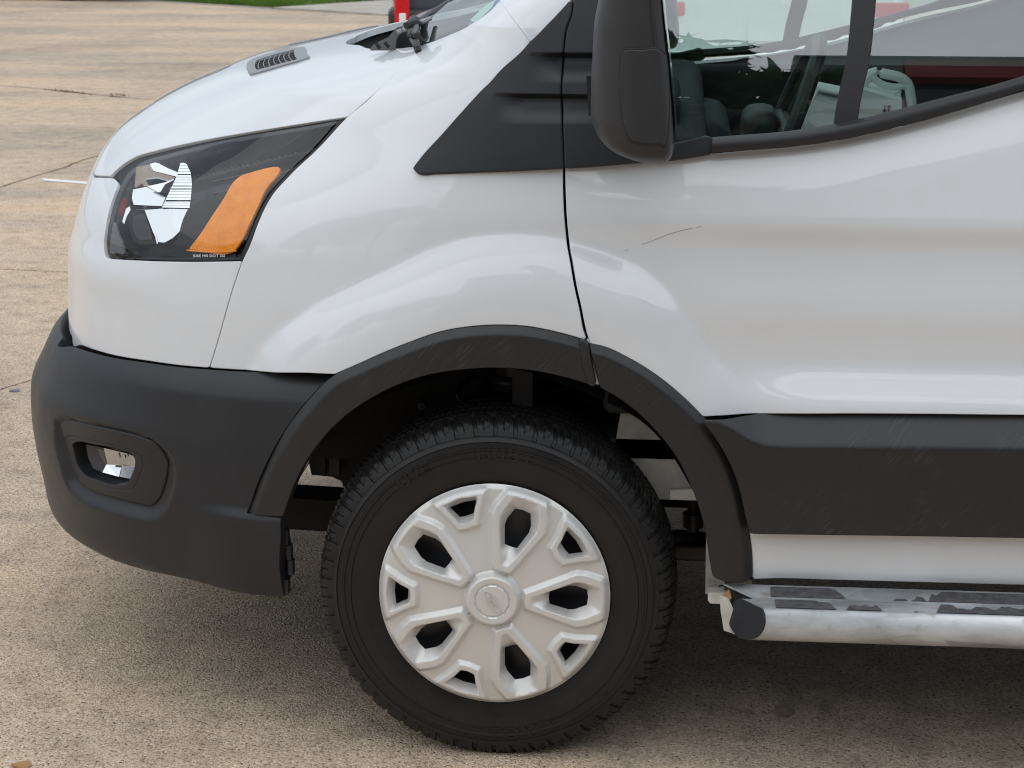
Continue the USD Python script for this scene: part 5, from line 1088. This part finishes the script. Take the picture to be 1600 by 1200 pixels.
vehicle('white_car', 'white car with red tail lamps seen through the van windows', 'car', (wc_[0] - .92, 9.5, 0), -math.pi / 2, 'paint_white', 'suv')
lc = on_z([(128, 3)])[0]
vehicle('dark_car', 'dark car at the far kerb of which only the tyres show', 'car', (lc[0] + .98, lc[1] + .85, 0), math.atan2(kd[1], kd[0]) * .35, 'paint_black', 'suv')

# ------------------------------------------------------------------ behind the camera, seen in the glass and paint
plain('wall_dark', (0.10, 0.095, 0.09), 0.8); plain('fascia_red', (0.22, 0.014, 0.02), 0.5); plain('roof_dark', (0.03, 0.03, 0.032), 0.8); plain('shop_glass', (0.012, 0.014, 0.016), 0.06); plain('frame_grey', (0.16, 0.16, 0.165), 0.5); plain('poster', (0.42, 0.40, 0.40), 0.6)
noisy('bark', (0.05, 0.04, 0.03), (0.11, 0.09, 0.07), 0.9, 12.0)
mk('leaf', {'o': ('geometry', {}), 'r': ('rgb_ramp', {'ramp': [(0.0, (0.022, 0.045, 0.012)), (1.0, (0.06, 0.10, 0.028))]}), 'd': ('diffuse_bsdf', {}), 't': ('translucent_bsdf', {}), 'm': ('mix_closure', {'fac': 0.3})},
   [('o.random_per_island', 'r.fac'), ('r.color', 'd.color'), ('r.color', 't.color'), ('d.BSDF', 'm.closure1'), ('t.BSDF', 'm.closure2')], 'm.closure')
by = -10.6
bd_ = thing('shop_building', 'low shop building with a red fascia, mirrored in the van window', 'building', (0, 0, 0))
obj('wall', cat(box(1.4, 26, by - 8, by, 0, .6)), 'wall_dark', bd_); obj('roof', cat(box(1.2, 26.2, by - 8.2, by + .35, 6.20, 6.24)), 'roof_dark', bd_)
obj('fascia', box(1.2, 2.03, by - 8, by + .28, 5.93, 6.198), 'wall_dark', bd_); obj('fascia', box(2.04, 26.2, by - 8, by + .30, 5.93, 6.198), 'fascia_red', bd_)
for k in range(10):
    xa = 1.4 + k * 2.46; obj('window', box(xa + .12, xa + 2.34, by - .06, by - .03, .62, 5.92), 'shop_glass', bd_); obj('mullion', box(xa, xa + .1, by - .1, by + .04, .6, 5.925), 'frame_grey', bd_)
obj('back_wall', box(1.4, 26, by - 8, by - 7.9, .6, 5.925), 'wall_dark', bd_)
ps = thing('poster_frame', 'grey framed poster standing outside the shop, mirrored in the van window', 'poster', (0, 0, 0))
obj('frame', cat(box(1.15, 1.95, by + 1.3, by + 1.36, 3.6, 5.0)), 'frame_grey', ps); obj('sheet', box(1.22, 1.88, by + 1.361, by + 1.37, 3.68, 4.92), 'poster', ps)
for k, zz_ in enumerate((3.95, 3.6)): obj('red_band', box(1.32, 1.78 - .12 * k, by + 1.371, by + 1.375, zz_ + .5, zz_ + .68), 'fascia_red', ps)
for x in (1.25, 1.85): obj('post', box(x - .04, x + .04, by + 1.2, by + 1.29, 0, 3.8), 'frame_grey', ps)
ac = thing('roof_unit', 'dark box unit on the shop roof, mirrored in the van window', 'roof unit', (0, 0, 0)); obj('casing', rbox(2.4, 3.3, by - 1.0, by - .1, 6.24, 6.42, .03), 'roof_dark', ac)
obj('bracket', tube([(2.9, by - .3, 6.4), (3.2, by - .3, 6.56), (3.7, by - .3, 6.52)], .03, 6), 'roof_dark', ac)
def tree(label, x, y, h, cr, seed, n=2600, z0=.45, group=None, leaf=.22):
    r = np.random.default_rng(seed); t = thing('tree', label, 'tree', (x, y, 0), 0, group)
    pts = [(0, 0, -.1), (.06, .03, h * .25), (-.04, .05, h * .5), (.05, 0, h * .75)]
    parts = [tube(pts, [.05 * h * .6, .04 * h * .6, .03 * h * .6, .012 * h], 8)]
    cen = []
    for k in range(9):
        a, q = r.uniform(0, 2 * np.pi), r.uniform(.35, .95); e = np.array([math.cos(a) * cr * q, math.sin(a) * cr * q, h * r.uniform(z0 + .1, .95)]); s_ = np.array([0, 0, h * r.uniform(.3, .6)])
        parts.append(tube([s_, (s_ + e) / 2 + (0, 0, .1 * h * .5), e], [.018 * h, .012 * h, .004 * h], 6)); cen.append(e)
    cen.append(np.array([0, 0, h * .9])); obj('trunk', cat(*parts), 'bark', t)
    c = np.array(cen)[r.integers(0, len(cen), n)] + r.normal(0, 1, (n, 3)) * cr * np.array([.24, .24, .2]) ; a = r.normal(0, 1, (n, 3)); a /= np.linalg.norm(a, axis=1, keepdims=True); b = np.cross(a, r.normal(0, 1, (n, 3))); b /= np.linalg.norm(b, axis=1, keepdims=True)
    l = leaf * r.uniform(.6, 1.3, (n, 1)); V = np.stack([c - a * l, c + b * l * .28, c + a * l, c - b * l * .28], 1).reshape(-1, 3); I = np.arange(n)[:, None] * 4
    obj('crown', trimesh.Trimesh(V, np.vstack([I + [0, 1, 2], I + [0, 2, 3]]), process=False), 'leaf', t, smooth=False); return t
obj('side_wing', box(-3.2, 1.15, by - 6, by - .4, 0, 5.45), 'shop_glass', bd_); obj('side_wing_roof', box(-3.3, 1.19, by - 6, by - .3, 5.46, 5.58), 'roof_dark', bd_)
tree('spiky dark tree beside the shop, mirrored in the driver window', 0.42, by + 1.6, 6.2, .72, 5, 1800, leaf=.2)
for i, (x, y, h, cr) in enumerate(((-9, -24, 7, 3.2), (-16, -27, 8.5, 3.8), (-24, -22, 7.5, 3.4), (-4, -31, 8, 3.6))):
    tree(['broad green tree across the lot behind the viewer, nearest of four', 'tall green tree across the lot behind the viewer, second of four', 'green tree far left behind the viewer, last of four', 'tall tree behind the shop corner, mirrored in the paint'][i], x, y, h, cr, 20 + i, 3000, leaf=.42)
# small litter on the concrete
for nm, lab, ct_, px, mt, sz_ in (('dead_leaf', 'small orange dead leaf on the concrete at the lower left', 'leaf', (33, 1196), 'rust', .014), ('litter_scrap', 'tiny purple scrap on the concrete left of the bumper', 'scrap', (23, 611), 'litter_violet', .011)):
    c = on_z([px], .002)[0]; q = thing(nm, lab, ct_, c); a = np.linspace(0, 2 * np.pi, 10)[:-1]
    V = np.stack([sz_ * np.cos(a) * 1.5, sz_ * np.sin(a), .004 * np.sin(a * 2) + .003], 1); obj('blade', hull(np.vstack([V, V * (1, 1, .2)])), mt, q)
